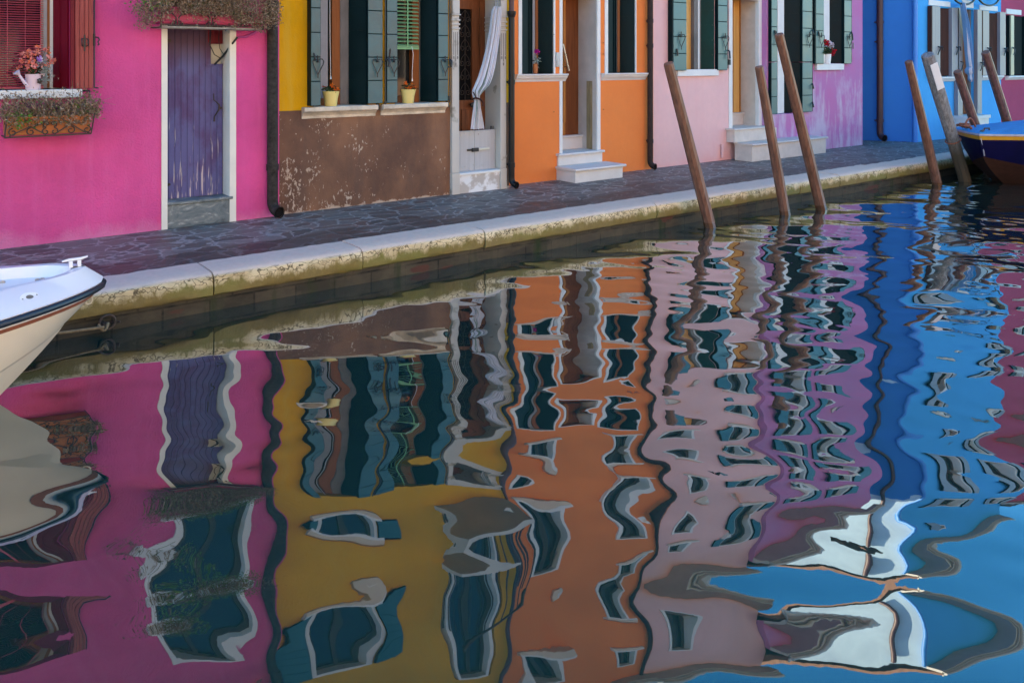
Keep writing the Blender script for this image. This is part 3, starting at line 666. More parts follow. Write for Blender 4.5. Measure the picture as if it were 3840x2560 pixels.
t = MB(); t.leaves([(cx+.085+random.gauss(0,.022),cy-.035+random.gauss(0,.025),z0+random.uniform(.06,.25)) for _ in range(240)], .026, .7, .35); t.build('silver_foliage', M['silver'], wc)

# ================================================================== YELLOW HOUSE
Y = -.03
H2 = thing('terraced_house', (4.5,Y,0), 'yellow house with flaking brown plaster base, stone doorway and striped curtain', 'house', 'row of painted canal houses')
holes = [(3.54,4.20,1.0,2.75),(4.54,5.11,1.0,2.75),(5.30,6.12,0,2.86),(3.45,4.25,3.55,4.75),(3.45,4.25,5.75,6.75),(5.2,5.9,6.0,6.9),(5.2,6.0,3.6,5.6)]
raw(wall_mesh(3.144,6.20,1.088,7.9,Y,holes), 'wall', M['yellow'], H2); roof(H2,3.144,6.2,Y,7.9)
raw(wall_mesh(3.144,6.20,0,1.088,Y,holes), 'plinth', M['dado'], H2)
upper_window(H2,3.45,4.25,3.55,4.75,Y,M['teal']); upper_window(H2,3.45,4.25,5.75,6.75,Y,M['teal']); upper_window(H2,5.2,5.9,6.0,6.9,Y,M['teal']); upper_window(H2,5.25,5.95,3.62,5.6,Y,M['teal'],shut=False)
b = MB().box(5.12,6.15,-.50,-.03,3.46,3.58); b.build('balcony_slab', M['eave'], H2)
b = MB().tube([(5.14,-.47,4.45),(6.12,-.47,4.45)], .02)
for x in np.arange(5.16,6.13,.12): b.tube([(x,-.47,3.58),(x,-.47,4.45)], .01, 6)
for y_ in np.arange(-.36,-.03,.11): b.tube([(5.16,y_,3.58),(5.16,y_,4.45)], .01, 6); b.tube([(6.12,y_,3.58),(6.12,y_,4.45)], .01, 6)
b.build('balcony_railing', M['iron'], H2)
sp = lambda Y_, zt, zb, p: [(Y_-p,zt-.045),(Y_-p,zt-.006),(Y_-p+.008,zt),(Y_+.3,zt),(Y_+.3,zb),(Y_-.012,zb),(Y_-.016,zb+.03),(Y_-.05,zt-.062),(Y_-p+.01,zt-.055)]
def yellow_window(x0, x1, sx0, sx1, jx):
    w = MB().box(x0,jx-.11,.17,.23,1.12,1.20).box(jx-.115,jx-.02,.165,.235,1.12,2.745).box(x0+.05,x0+.11,.17,.23,1.2,2.745).build('window', M['sash'], H2)
    MB().box(x0,jx-.1,.245,.26,1.12,2.745).build('pane', M['glass'], w)
    MB().box(jx-.02,x1,.155,.32,1.12,2.746).box(x0,x0+.02,Y+.01,.32,1.12,2.745).build('window_frame', M['jamb'], w, bev=.01)
    mb = MB(); n_ = 16
    mb.profx(sp(Y,1.122,.995,.085), sx0, sx1, n_, .006); mb.build('sill', M['oldstone'], w, bev=.004)
    return w
w1 = yellow_window(3.54,4.20,3.41,4.285,3.965); w2 = yellow_window(4.54,5.11,4.35,5.22,5.00)
MB().box(3.70,3.81,.19,.20,1.2,2.74).box(3.60,3.69,.19,.20,1.2,2.74).build('curtain', M['lace'], w1)
for w_, xs_ in ((w1,((3.47,3.585,-.135,.1),(4.163,4.352,-.095,.06))),(w2,((4.405,4.548,-.085,.05),(5.09,5.235,-.095,.06)))):
    for x0,x1,yf,dp in xs_:
        mb = MB(); h = .262; z = 1.135; mb.cur = 1; mb.box(x0,x1,yf+.007,yf+dp,z,2.80); mb.cur = 0
        while z < 2.8:
            mb.box(x0+.005,x1-.005,yf,yf+.008,z+.005,min(z+h-.005,2.8)); z += h
        mb.build('shutter_leaf', [M['teal'],M['teal_dark']], w_, bev=.002, seg=1)
        l = heart(MB(), (x0+x1)/2+.01, yf-.002, 1.545); 
        l.build('shutter_latch', M['iron'], w_, smooth=60)
def dark_leaf(w_, P, Q, mat, z0, z1, n=6):
    mb = MB(); h = (z1-z0)/n; mb.plank(P,Q,.03,z0,z1)
    dx, dy = Q[0]-P[0], Q[1]-P[1]; l_ = math.hypot(dx,dy); nx, ny = dy/l_*.004, -dx/l_*.004
    for i in range(n): mb.plank((P[0]+nx,P[1]+ny),(Q[0]+nx,Q[1]+ny),.006,z0+i*h+.003,z0+(i+1)*h-.003)
    mb.build('shutter_leaf', mat, w_)
dark_leaf(w1,(4.045,.14),(4.172,-.045),M['teal_dark'],1.13,2.78); dark_leaf(w2,(4.985,.14),(5.098,-.045),M['teal_dark'],1.13,2.78)
l = MB().tube([(4.378,-.10,2.8),(4.378,-.10,1.12)], .008).tube([(4.378,-.10,1.62),(4.40,-.14,1.64),(4.41,-.15,1.60),(4.395,-.15,1.55)], .016, 8).tube([(4.40,-.14,1.64),(4.41,-.145,1.74),(4.417,-.145,1.755),(4.422,-.145,1.74),(4.41,-.14,1.64)], .006, 6)
l.tube([(4.378,-.10,1.16),(4.378,-.10,1.13)], .018, 8); l.box(4.30,4.318,-.08,-.03,1.06,1.13); l.build('shutter_latch', M['iron'], w1, smooth=60)
l = MB().tube([(5.243,-.10,2.8),(5.243,-.10,1.12)], .007).tube([(5.243,-.10,1.64),(5.255,-.13,1.62),(5.25,-.13,1.54)], .013, 8); l.box(5.235,5.25,-.09,-.03,1.06,1.13).tube([(5.243,-.1,1.2),(5.243,-.1,1.14)],.014,8); l.build('shutter_latch', M['iron'], w2, smooth=60)
l = MB().tube([(3.505,-.138,1.70),(3.508,-.15,1.66),(3.512,-.15,1.62)], .009, 8); l.build('shutter_latch', M['iron'], w1, smooth=60)
b = MB(); z = 1.80
while z < 2.76: b.add([(4.60,.06,z),(4.915,.06,z),(4.915,.10,z+.018),(4.60,.10,z+.018),(4.60,.06,z-.004),(4.915,.06,z-.004),(4.915,.10,z+.014),(4.60,.10,z+.014)], [(0,1,2,3),(7,6,5,4),(0,4,5,1),(1,5,6,2)]); z += .044
b.box(4.60,4.915,.055,.105,1.755,1.775).box(4.60,4.915,.06,.10,1.778,1.79); b.box(4.752,4.766,.052,.058,1.79,2.75); b.build('venetian_blind', M['green_blind'], w2)
MB().tube([(4.80,.03,1.79),(4.815,.02,1.7),(4.80,.02,1.5),(4.80,.02,1.40)], .003, 5).tube([(4.80,.02,1.415),(4.80,.02,1.38)], [.004,.010], 8).build('blind_cord', M['white_pot'], w2)
MB().tube([(3.775,.06,2.74),(3.773,.05,1.9),(3.772,.03,1.44)], .003, 5).tube([(3.772,.03,1.45),(3.772,.03,1.415)], [.004,.010], 8).build('blind_cord', M['white_pot'], w1)
# stone doorway
st = MB()
for x0,x1 in ((5.300,5.402),(6.028,6.12)):
    st.box(x0,x1,-.075,.30,.26,2.0); st.box(x0-.004,x1+.004,-.085,.30,0,.258)
    z = 2.002
    for h_, e in ((.022,.01),(.028,-.004),(.022,.01),(.028,-.004),(.022,.012),(.045,0.)): st.box(x0-e,x1+e,-.075-e,.30,z,z+h_); z += h_+.0005
    st.box(x0-.014,x1+.014,-.095,.305,z,z+.016); z += .0165
    st.box(x0,x1,-.088,.30,z,2.47); st.profx([(-.088,2.47),(-.12,2.50),(-.145,2.56),(-.145,2.62),(.3,2.62),(.3,2.47)], x0-.02, x1+.02)
st.box(5.28,6.14,-.10,.30,2.625,2.86)
sd_ = st.build('door_frame', M['doorstone'], H2, bev=.005)
for x0,x1 in ((5.300,5.402),(6.028,6.12)):
    fl = MB(); c_ = (x0+x1)/2
    for dx,zb in ((-.028,1.66),(0,1.58),(.028,1.66)):
        fl.box(c_+dx-.005,c_+dx+.005,-.0765,-.07,zb+.03,1.97); fl.add([(c_+dx+.010*math.cos(a),-.0768,zb+.022*math.sin(a)) for a in np.linspace(0,2*math.pi,12,endpoint=False)], [tuple(range(12))])
    fl.build('fluting', M['jamb'], sd_)
d = MB().box(5.402,5.585,.25,.31,.26,2.62)
dw = MB().box(5.55,5.63,.27,.32,.26,2.4).box(5.83,5.94,.27,.32,.26,2.4).box(5.63,5.83,.271,.319,2.28,2.4).box(5.63,5.83,.271,.319,.26,1.12).box(5.66,5.80,.258,.272,.33,1.0).box(5.402,5.56,.262,.33,.26,2.4).box(5.94,6.03,.262,.33,.26,2.4).box(5.402,6.03,.262,.33,2.40,2.62)
dw.box(5.545,5.557,.25,.27,.26,2.39).box(5.935,5.945,.25,.27,.26,2.39)
dd = dw.build('door', M['door_wood'], H2, bev=.006)
MB().box(5.63,5.83,.30,.31,1.12,2.28).build('glass_panel', M['dark'], dd)
g = MB()
for i in range(6):
    zc = 1.22+i*.185
    for sx in (1,-1):
        scroll(g, 5.73+sx*.045, zc, .285, .038, 1.2, math.pi*(0 if sx > 0 else 1), sx*(1 if i%2 else -1), .004); g.tube([(5.73+sx*.085,.285,zc-.02),(5.73+sx*.05,.285,zc+.07),(5.73+sx*.004,.285,zc+.12)], .004, 5)
g.box(5.726,5.734,.283,.289,1.13,2.27); g.build('iron_grille', M['rust_iron'], dd, smooth=60)
MB().tube([(5.80,.27,1.06),(5.80,.22,1.06)], [.012,.012], 10).tube([(5.80,.235,1.06),(5.80,.225,1.06),(5.80,.20,1.06),(5.80,.19,1.06)], [.012,.034,.034,.015], 14).build('door_knob', M['iron'], dd, smooth=50)
gt = MB().box(5.43,5.70,.03,.06,.252,.752).box(5.703,6.022,.03,.06,.252,.750)
gate = gt.build('flood_gate', M['gate'], H2, bev=.003)
MB().box(5.585,5.66,.018,.03,.50,.525).box(5.655,5.75,.003,.03,.488,.534).build('gate_latch', M['iron'], gate, bev=.003); MB().box(5.752,5.92,.010,.03,.50,.528).build('latch_bar', M['steel'], gate, bev=.003)
for x,z in ((5.50,.70),(5.56,.72),(5.63,.70),(5.69,.73),(5.76,.70),(5.82,.72),(5.50,.29),(5.56,.31),(5.63,.28),(5.69,.32),(5.76,.29),(5.82,.31)): MB().tube([(x,.031,z),(x,.024,z)], .007, 8).build('rivet', M['steel'], gate)
MB().box(5.99,6.024,.061,.10,.252,.79).build('gate_guide', M['jamb'], gate)
MB().box(5.404,6.026,-.062,.3,.0,.218).build('door_step', M['riser'], H2)
MB().box(5.404,6.027,-.078,.29,.2195,.25).build('step_lip', M['white'], H2, bev=.005)
downpipe(H2, 6.165, -.125, 0, 2.24, .040, M['black_pipe'], [.30, 1.35], kick=(.28,-.96))
MB().tube([(6.165,-.125,2.17),(6.165,-.125,2.215),(6.165,-.125,2.25)], [.042,.056,.058], 14).build('pipe_socket', M['black_pipe'], H2, smooth=40)
MB().tube([(6.165,-.125,2.24),(6.165,-.125,7.8)], .033, 12).build('downpipe', M['maroon_pipe'], H2, smooth=60)

def cloth(name, mat, rows, n=44, folds=7, label='', cat='curtain', depth=.012, ph=0):
    """pleated hanging cloth: rows = (xc, y, z, width, pleat depth)"""
    mb = MB(); rr = []; at = []
    for i, (xc, y_, z_, w_, dp) in enumerate(rows):
        r_ = []
        for k in range(n):
            u = k/(n-1); a = u*folds*2*math.pi+ph+i*.12
            r_.append((xc+(u-.5)*w_+.25*dp*math.sin(a*.5+1), y_-dp*math.sin(a)-dp*.5*math.sin(a*.37+2), z_+.006*math.sin(a*.7)*(i in (0,len(rows)-1)))); at.append(u)
        rr.append(r_)
    mb.loft(rr); o = mb.build(name, mat, None, smooth=180)
    at_ = o.data.attributes.new('across', 'FLOAT', 'POINT'); at_.data.foreach_set('value', at)
    so_ = o.modifiers.new('thick', 'SOLIDIFY'); so_.thickness = .004
    sb = o.modifiers.new('smooth', 'SUBSURF'); sb.levels = 1; sb.render_levels = 1
    tag(o, label, cat, 'striped door curtains'); return o
def interp(keys, n):
    out = []; ks = np.array(keys, float); tt = np.linspace(0, len(keys)-1, n)
    for t_ in tt:
        i = min(int(t_), len(keys)-2); f_ = t_-i; f_ = f_*f_*(3-2*f_) if False else f_
        out.append(tuple(ks[i]*(1-f_)+ks[i+1]*f_))
    return out
c1 = cloth('door_curtain', M['curtain_green'], interp([(5.96,-.10,2.30,.11,.02),(5.95,-.10,2.24,.165,.022),(5.92,-.10,2.0,.165,.022),(5.88,-.10,1.80,.17,.024),(5.82,-.11,1.58,.185,.026),(5.765,-.115,1.42,.20,.028),(5.72,-.12,1.33,.20,.03),(5.655,-.12,1.25,.15,.03),(5.63,-.12,1.19,.075,.026),(5.645,-.12,1.13,.06,.022),(5.655,-.10,1.02,.10,.022),(5.665,-.08,.88,.155,.02),(5.67,-.07,.775,.19,.018)], 60),
      label='white and green striped curtain knotted beside the stone doorway of the yellow house')
MB().tube([(5.63+.055*math.cos(t),-.12+.05*math.sin(t),1.155+.01*math.sin(t*2)) for t in np.linspace(0,6.3,18)], .011, 6).tube([(5.60,-.15,1.17),(5.565,-.15,1.225),(5.55,-.15,1.24)], .007, 6).tube([(5.67,-.16,1.14),(5.70,-.16,1.10),(5.69,-.16,1.06)], .012, 6).build('curtain_tie', M['brown_shutter'], c1, smooth=60)
MB().tube([(5.93,-.10,2.29),(5.935,-.10,2.5)], .005, 6).tube([(5.965,-.10,2.29),(5.96,-.10,2.5)], .005, 6).tube([(5.945,-.10,2.49),(5.95,-.10,2.64)], .008, 6).build('curtain_cord', M['lace'], c1)
def flower_pot(cx, cy, z0, r, h, mat, label, grp, fl, mats, name='flower_pot'):
    p = thing(name, (cx,cy,z0), label, 'flower pot', grp)
    MB().lathe([(r*.68,z0+.002),(r*.70,z0+.004),(r*.78,z0+h*.5),(r*.93,z0+h*.85),(r,z0+h),(r*.93,z0+h),(r*.8,z0+h*.8),(.001,z0+h*.8)], cx, cy, 32).build('pot', mat, p, smooth=40)
    t_ = MB(); t_.leaves([(cx+random.gauss(0,r*.45),cy+random.gauss(0,r*.4),z0+h+random.uniform(-.01,.05)) for _ in range(110)], .034, .7, .55); t_.build('leaves', M['darkleaf'], p)
    for (c_, m_) in zip(fl, mats): flowers(p, 'flowers', m_, [(cx+a,cy+b_,z0+h+c__) for a,b_,c__ in c_], .008, 20, .016)
    return p
flower_pot(3.75,-.02,1.122,.095,.165,M['pot'],'cream yellow pot of orange flowers on the left sill of the yellow house','cream pots on the yellow house sills',[[(.0,-.03,.065),(.005,-.03,.045),(.03,-.04,.02),(.075,-.03,.012),(.068,-.03,.02),(-.075,0,.04)]],[M['petal_orange']])
flower_pot(4.72,-.02,1.122,.095,.165,M['pot'],'cream yellow pot of orange flowers under the green blind','cream pots on the yellow house sills',[[(-.045,-.03,.06),(-.05,-.03,.075),(-.03,-.05,.02),(.0,-.05,.015),(.02,-.04,.03),(.03,-.04,.035),(.08,-.03,.02),(.055,-.0,.06)]],[M['petal_orange']])

# ================================================================== ORANGE HOUSE
Y = .10
H3 = thing('terraced_house', (7.6,Y,0), 'orange house with white-trimmed dark windows and an oak door up white steps', 'house', 'row of painted canal houses')
holes = [(6.445,7.08,1.446,2.9),(7.156,7.923,.0,2.62),(8.012,8.656,1.446,2.9),(6.55,7.1,3.5,4.55),(8.1,8.65,3.5,4.55),(6.55,7.1,5.5,6.4),(8.1,8.65,5.5,6.4)]
raw(wall_mesh(6.20,9.03,0,7.3,Y,holes), 'wall', M['orange'], H3); roof(H3,6.2,9.03,Y,7.3)
for h_ in holes[3:]: upper_window(H3,*h_,Y,M['teal'],shut=False)
def orange_window(x0, x1, wl, wr, sx0, sx1, inner):
    w = frame(MB(),x0,x1,1.446,2.9,Y,wl,.012,.22,wr=wr).build('window', M['white'], H3, bev=.003)
    MB().box(x0+wl,x1-wr,Y+.30,Y+.31,1.45,2.88).build('pane', M['dark'], w)
    dark_leaf(w,(x0+wl+.003,.125),(x0+wl+.19,.14),M['teal_dark'],1.452,2.83,1)
    MB().box(x0+wl+.19,x0+wl+.203,.12,.15,1.452,2.83).box(x0+wl+.15,x0+wl+.156,.118,.15,1.452,2.83).build('shutter_leaf', M['teal_dark'], w)
    MB().box(inner,inner+.07,.27,.33,1.452,2.84).build('curtain', M['lace'], w); MB().box(inner+.07,inner+.12,.26,.33,1.452,2.84).build('sash', M['sash'], w)
    dark_leaf(w,(x1-wr-.14,.27),(x1-wr-.005,.105),M['teal_dark'],1.452,2.83,5)
    MB().profx([(Y-.075,1.425),(Y-.075,1.446),(Y+.3,1.446),(Y+.3,1.342),(Y-.01,1.342),(Y-.02,1.365),(Y-.05,1.395),(Y-.06,1.42)], sx0, sx1).build('sill', M['istria'], w, bev=.004)
    return w
orange_window(6.445,7.08,.058,.03,6.38,7.265,6.80); orange_window(8.012,8.656,.062,.02,7.94,8.85,8.36)
d = frame(MB(),7.156,7.923,.355,2.62,Y,.053,.012,.02,wr=.062).build('door_frame', M['white'], H3, bev=.003)
MB().box(7.861,7.922,.122,.56,.36,2.60).box(7.157,7.209,.122,.56,.36,2.60).build('door_reveal', M['lime'] if False else plain('warm_grey_plaster',(.52,.45,.42),.85,.16,3,.2,60), d)
dr = MB().box(7.209,7.60,.50,.55,.555,2.56)
for i in range(26):
    z = .75+i*.072
    dr.add([(7.25,.498,z),(7.55,.498,z+.22),(7.55,.498,z+.285),(7.25,.498,z+.065),(7.25,.489,z),(7.55,.489,z+.22),(7.55,.489,z+.285),(7.25,.489,z+.065)], [(4,5,6,7),(0,1,5,4),(2,3,7,6),(1,2,6,5),(3,0,4,7)])
dr.box(7.225,7.60,.478,.50,.555,.74).box(7.555,7.60,.47,.50,.74,2.55)
dd = dr.build('door', M['oak'], H3, bev=.002)
MB().box(7.60,7.86,.49,.555,.555,2.56).build('door_post', M['door_wood'], dd)
MB().tube([(7.485,.40,1.86),(7.60,.40,1.48)], .016, 10).tube([(7.505,.40,1.80),(7.505,.48,1.80)], .01, 8).tube([(7.58,.40,1.54),(7.58,.48,1.54)], .01, 8).build('door_handle', M['steel'], dd, smooth=50)
MB().box(7.845,7.8605,.19,.30,.362,1.335).box(7.838,7.846,.205,.225,.362,1.335).build('board', M['board'], d, bev=.003)
nos = lambda yf, yb, zt, th: [(yf,zt-th),(yf-.008,zt-th*.5),(yf,zt),(yb,zt),(yb,zt-th)]
MB().box(7.21,7.86,.40,.60,.362,.525).build('door_step', M['istria'], H3); MB().profx(nos(.385,.60,.555,.028),7.21,7.86).build('door_step', M['istria'], H3)
MB().box(7.115,7.94,.07,.60,.19,.325).profx(nos(.035,.60,.358,.032),7.095,7.955).build('door_step', M['istria'], H3, bev=.003)
MB().box(7.105,7.99,-.285,.099,0,.150).profx(nos(-.315,.099,.188,.034),7.085,8.03).box(7.10,7.995,-.292,.098,.138,.1535).build('door_step', M['istria'], H3, bev=.004)
MB().box(7.085,7.145,.075,.10,1.54,1.735).box(7.095,7.135,.066,.075,1.56,1.63).build('intercom', M['grey_plastic'], H3, bev=.004)
for x,z in ((7.06,1.98),(7.06,.93),(8.04-.05,1.88),(7.985,.93),(7.985,1.72)): MB().tube([(x,.10,z),(x-.02,.07,z)], .005, 5).build('nail', M['rust_iron'], H3)
downpipe(H3, 8.885, .03, 0, 7.2, .042, M['brown_pipe'], [.43, 1.85, 2.22, 4.5], kick=(.28,-.96))
p = thing('flower_pot', (6.765,.14,1.446), 'slim terracotta vase with one magenta flower in the orange house window', 'flower pot')
MB().lathe([(.022,1.4465),(.03,1.47),(.034,1.52),(.028,1.565),(.032,1.58),(.027,1.58),(.02,1.56),(.001,1.55)], 6.765, .14, 20).build('pot', M['terracotta'], p, smooth=45)
t = MB(); t.leaves([(6.775+random.gauss(0,.022),.12+random.gauss(0,.015),1.62+random.gauss(0,.028)) for _ in range(60)], .035, .7, .6); t.tube([(6.765,.14,1.55),(6.77,.13,1.75)], .003, 5); t.build('leaves', M['silver'], p)
flowers(p, 'flowers', M['petal_magenta'], [(6.765,.12,1.755),(6.775,.12,1.735)], .012, 30, .025)

# ================================================================== PALE PINK HOUSE
Y = .12
H4 = thing('terraced_house', (10.4,Y,0), 'pale pink house with pine doors, one green-shuttered window and beige doorway', 'house', 'row of painted canal houses')
holes = [(9.72,10.47,1.49,2.9),(10.857,11.752,.30,2.75),(9.45,10.0,3.6,4.6),(10.85,11.4,3.6,4.6),(9.45,10.0,5.2,6.0),(10.85,11.4,5.2,6.0)]
raw(wall_mesh(9.03,11.75,0,7.4,Y,holes), 'wall', M['pale'], H4); roof(H4,9.03,11.75,Y,7.4)
for h_ in holes[2:]: upper_window(H4,*h_,Y,M['teal'],shut=h_[0] > 10)
w = MB().box(9.72,9.80,Y+.14,Y+.20,1.49,2.9).box(9.88,9.94,Y+.13,Y+.2,1.49,2.9).box(9.945,10.06,Y+.12,Y+.2,1.49,2.9).box(9.80,9.88,Y+.14,Y+.2,1.49,1.57).build('window', M['pine'], H4, bev=.006)
MB().box(9.80,9.88,Y+.21,Y+.22,1.57,2.9).build('pane', M['glass'], w)
MB().box(10.06,10.47,Y+.13,Y+.34,1.49,2.9).box(10.44,10.47,Y+.0,Y+.13,1.49,2.9).box(10.062,10.15,Y+.06,Y+.13,1.49,2.9).build('window_frame', M['jamb'], w)
MB().box(10.155,10.185,Y+.05,Y+.13,1.49,2.9).build('window_frame', M['white'], w)
MB().box(9.555,10.545,Y-.05,Y+.3,1.386,1.490).build('sill', M['white'], w, bev=.006)
def teal_leaf(root, x0, x1, yf, yb, z0, z1, h=.30, zo=0):
    mb = MB(); mb.cur = 1; mb.box(x0,x1,yf+.007,yb,z0,z1); mb.cur = 0; z = z0
    while z < z1: mb.box(x0+.005,x1-.005,yf,yf+.008,z+.006,min(z+h-.006,z1)); z += h
    return mb.build('shutter_leaf', [M['teal'],M['teal_dark']], root, bev=.002, seg=1)
teal_leaf(w,9.40,9.71,.03,.119,1.475,2.95,.262); teal_leaf(w,10.50,10.745,.05,.119,1.475,2.95,.262)
MB().box(9.375,9.40,.028,.119,1.475,2.95).build('shutter_leaf', M['teal_dark'], w)
dark_leaf(w,(10.25,.32),(10.465,.10),M['teal_green'],1.478,2.93,6)
heart(MB(),9.555,.03,1.925,1.15).build('shutter_latch', M['iron'], w, smooth=60); heart(MB(),10.655,.05,1.925,1.15).build('shutter_latch', M['iron'], w, smooth=60)
l = MB().tube([(9.47,.02,1.81),(9.475,.01,1.75),(9.475,.01,1.70)], .013, 8); l.build('shutter_latch', M['iron'], w, smooth=60); l = MB().tube([(10.75,.05,2.9),(10.75,.05,1.5)], .006).tube([(10.74,.04,1.80),(10.73,.0,1.78),(10.74,0.,1.66)], .013, 8).box(10.78,10.815,.04,.12,1.56,1.65); l.build('shutter_latch', M['iron'], w, smooth=60)
d = frame(MB(),10.857,11.752,.5,2.75,Y,.092,.012,.06,wr=.088).build('door_frame', M['white'], H4, bev=.003)
MB().box(11.66,11.75,.182,.60,.5,2.74).build('door_reveal', M['lime'], d); MB().box(10.858,10.948,.182,.60,.5,2.74).build('door_reveal', M['lime'], d)
pd = MB().box(10.95,11.36,.48,.54,.735,2.7).box(11.36,11.42,.46,.54,.735,2.7).box(11.42,11.66,.47,.54,.735,2.7).box(11.10,11.30,.465,.48,.80,1.22).box(11.0,11.35,.468,.48,1.32,1.42)
dd = pd.build('door', M['pine'], H4, bev=.006)
for gx in (11.362,11.424,11.30,11.62): MB().box(gx-.006,gx+.006,.455,.475,.74,2.69).build('groove', M['sash'], dd)
MB().box(11.05,11.32,.47,.479,1.46,2.6).build('glass_panel', M['jamb'], dd)
MB().box(10.95,11.66,.42,.60,.522,.70).profx(nos(.40,.60,.733,.03),10.95,11.66).build('door_step', M['lime'], H4)
MB().box(10.80,11.95,-.045,.118,.292,.485).profx(nos(-.06,.60,.520,.034),10.77,11.755).build('door_step', M['lime'], H4, bev=.003)
MB().box(10.885,13.02,-.32,.019,0,.255).profx(nos(-.345,.019,.288,.032),10.865,13.05).build('door_step', M['lime'], H4, bev=.004)
MB().tube([(10.66,.10,.27),(10.66,.09,.22),(10.65,.09,.05)], [.035,.025,.02], 8).build('crumbling_pipe', M['pale'], H4, smooth=60)

# ================================================================== PURPLE HOUSE
Y = .02
H5 = thing('terraced_house', (13.2,Y,0), 'lilac purple house with bleached streaks, tall green shutters and a corner alley', 'house', 'row of painted canal houses')
holes = [(11.99,12.75,.70,2.9),(13.36,14.12,1.58,2.9),(12.2,12.75,3.5,4.4),(13.5,14.05,3.5,4.4),(12.2,12.75,4.9,5.7),(13.5,14.05,4.9,5.7)]
raw(wall_mesh(11.755,14.86,0,6.9,Y,holes), 'wall', M['violet'], H5); roof(H5,11.755,14.86,Y,6.9)
for h_ in holes[2:]: upper_window(H5,*h_,Y,M['teal'])
MB().box(12.2,12.6,Y+1.2,Y+1.6,6.9,8.7).box(12.15,12.65,Y+1.15,Y+1.65,8.7,8.8).build('chimney', M['brick'], H5)
w = MB().box(11.99,12.28,Y+.09,Y+.15,.705,2.88).box(12.04,12.10,Y+.07,Y+.09,.705,2.88).box(12.17,12.215,Y+.06,Y+.09,.705,2.88).box(12.23,12.42,Y+.10,Y+.15,.705,2.88).build('door', M['white'], H5, bev=.006)
MB().box(12.42,12.75,Y+.2,Y+.22,.705,2.88).build('pane', M['dark'], w)
for a, b_ in ((.715,1.60),(1.61,2.9)):
    teal_leaf(w,11.80,11.975,-.05,.018,a,b_,.30); teal_leaf(w,12.72,13.03,-.05,.018,a,b_,.30); dark_leaf(w,(12.47,.17),(12.73,0.0),M['teal_dark'],a,b_,3)
heart(MB(),11.91,-.052,1.99,1.1).build('shutter_latch', M['iron'], w, smooth=60); heart(MB(),12.90,-.052,1.99,1.15).build('shutter_latch', M['iron'], w, smooth=60)
l = MB().tube([(13.035,-.045,2.9),(13.035,-.045,.72)], .008)
for z in (2.15,1.18,.85): l.tube([(13.03,-.05,z+.04),(13.0,-.08,z),(13.02,-.08,z-.05)], .014, 8)
l.tube([(11.88,-.06,2.15),(11.885,-.07,2.08)], .014, 8); l.build('shutter_latch', M['iron'], w, smooth=60)
w = MB().box(13.36,13.52,Y+.09,Y+.15,1.60,2.9).box(13.50,13.60,Y+.06,Y+.14,1.60,2.9).box(13.60,13.84,Y+.08,Y+.15,1.60,2.9).build('window', M['white'], H5, bev=.006)
MB().box(13.36,14.12,Y+.25,Y+.26,1.585,2.9).build('pane', M['dark'], w)
teal_leaf(w,13.11,13.375,-.07,.018,1.575,2.95,.30); teal_leaf(w,14.09,14.345,-.05,.018,1.575,2.95,.30); dark_leaf(w,(13.88,.16),(14.11,0.0),M['teal_dark'],1.585,2.93,5)
MB().box(13.075,13.112,-.072,.018,1.575,2.95).build('shutter_leaf', M['teal_dark'], w)
heart(MB(),13.25,-.072,1.99,1.15).build('shutter_latch', M['iron'], w, smooth=60); heart(MB(),14.23,-.052,1.99,1.15).build('shutter_latch', M['iron'], w, smooth=60)
MB().tube([(13.18,-.08,2.16),(13.185,-.09,2.08)], .014, 8).tube([(14.35,-.045,2.92),(14.35,-.045,1.6)], .007).tube([(14.34,-.05,2.18),(14.32,-.08,2.12),(14.33,-.08,2.02)], .014, 8).build('shutter_latch', M['iron'], w, smooth=60)
MB().box(13.20,14.10,-.04,.3,1.462,1.576).build('sill', M['white'], w, bev=.005)
MB().box(14.40,14.52,.002,.03,1.68,2.14).build('meter_box', M['violet'], H5, bev=.004); MB().box(14.47,14.50,-.004,.003,1.86,1.98).build('keyhole_plate', M['iron'], H5)
for cx_, cy_, r_, lb, fl, ms in ((13.40,-.0,.062,'white pot of small green plants at left of the lilac sill',[[(0,-.02,.09)]],[M['petal_salmon']]),(13.575,-.0,.082,'white pot of red and white cyclamen on the lilac house sill',[[(-.08,-.03,.20),(-.06,-.03,.23),(-.10,-.02,.22),(-.045,-.03,.19),(.10,-.05,.03),(.13,-.05,.06),(.07,-.06,.0)],[(.06,-.02,.20),(.09,-.02,.17),(.11,-.02,.13),(.04,-.02,.15),(.13,-.02,.19)]],[M['petal_red'],M['petal_white']])):
    p = thing('flower_pot', (cx_,cy_,1.576), lb, 'flower pot', 'white pots on the lilac sill')
    MB().lathe([(r_*.8,1.578),(r_*.95,1.72),(r_,1.755),(r_*.9,1.755),(.001,1.73)], cx_, cy_, 24).build('pot', M['white_pot'], p, smooth=40)
    t = MB(); t.leaves([(cx_+random.gauss(0,.05),cy_-.03+random.gauss(0,.03),1.76+abs(random.gauss(0,.07))) for _ in range(160)], .05, .8, .6); t.build('leaves', M['darkleaf'], p)
    for c_, m_ in zip(fl, ms): flowers(p, 'flowers', m_, [(cx_+a,cy_+b_,1.755+c__) for a,b_,c__ in c_], .016, 26, .04)

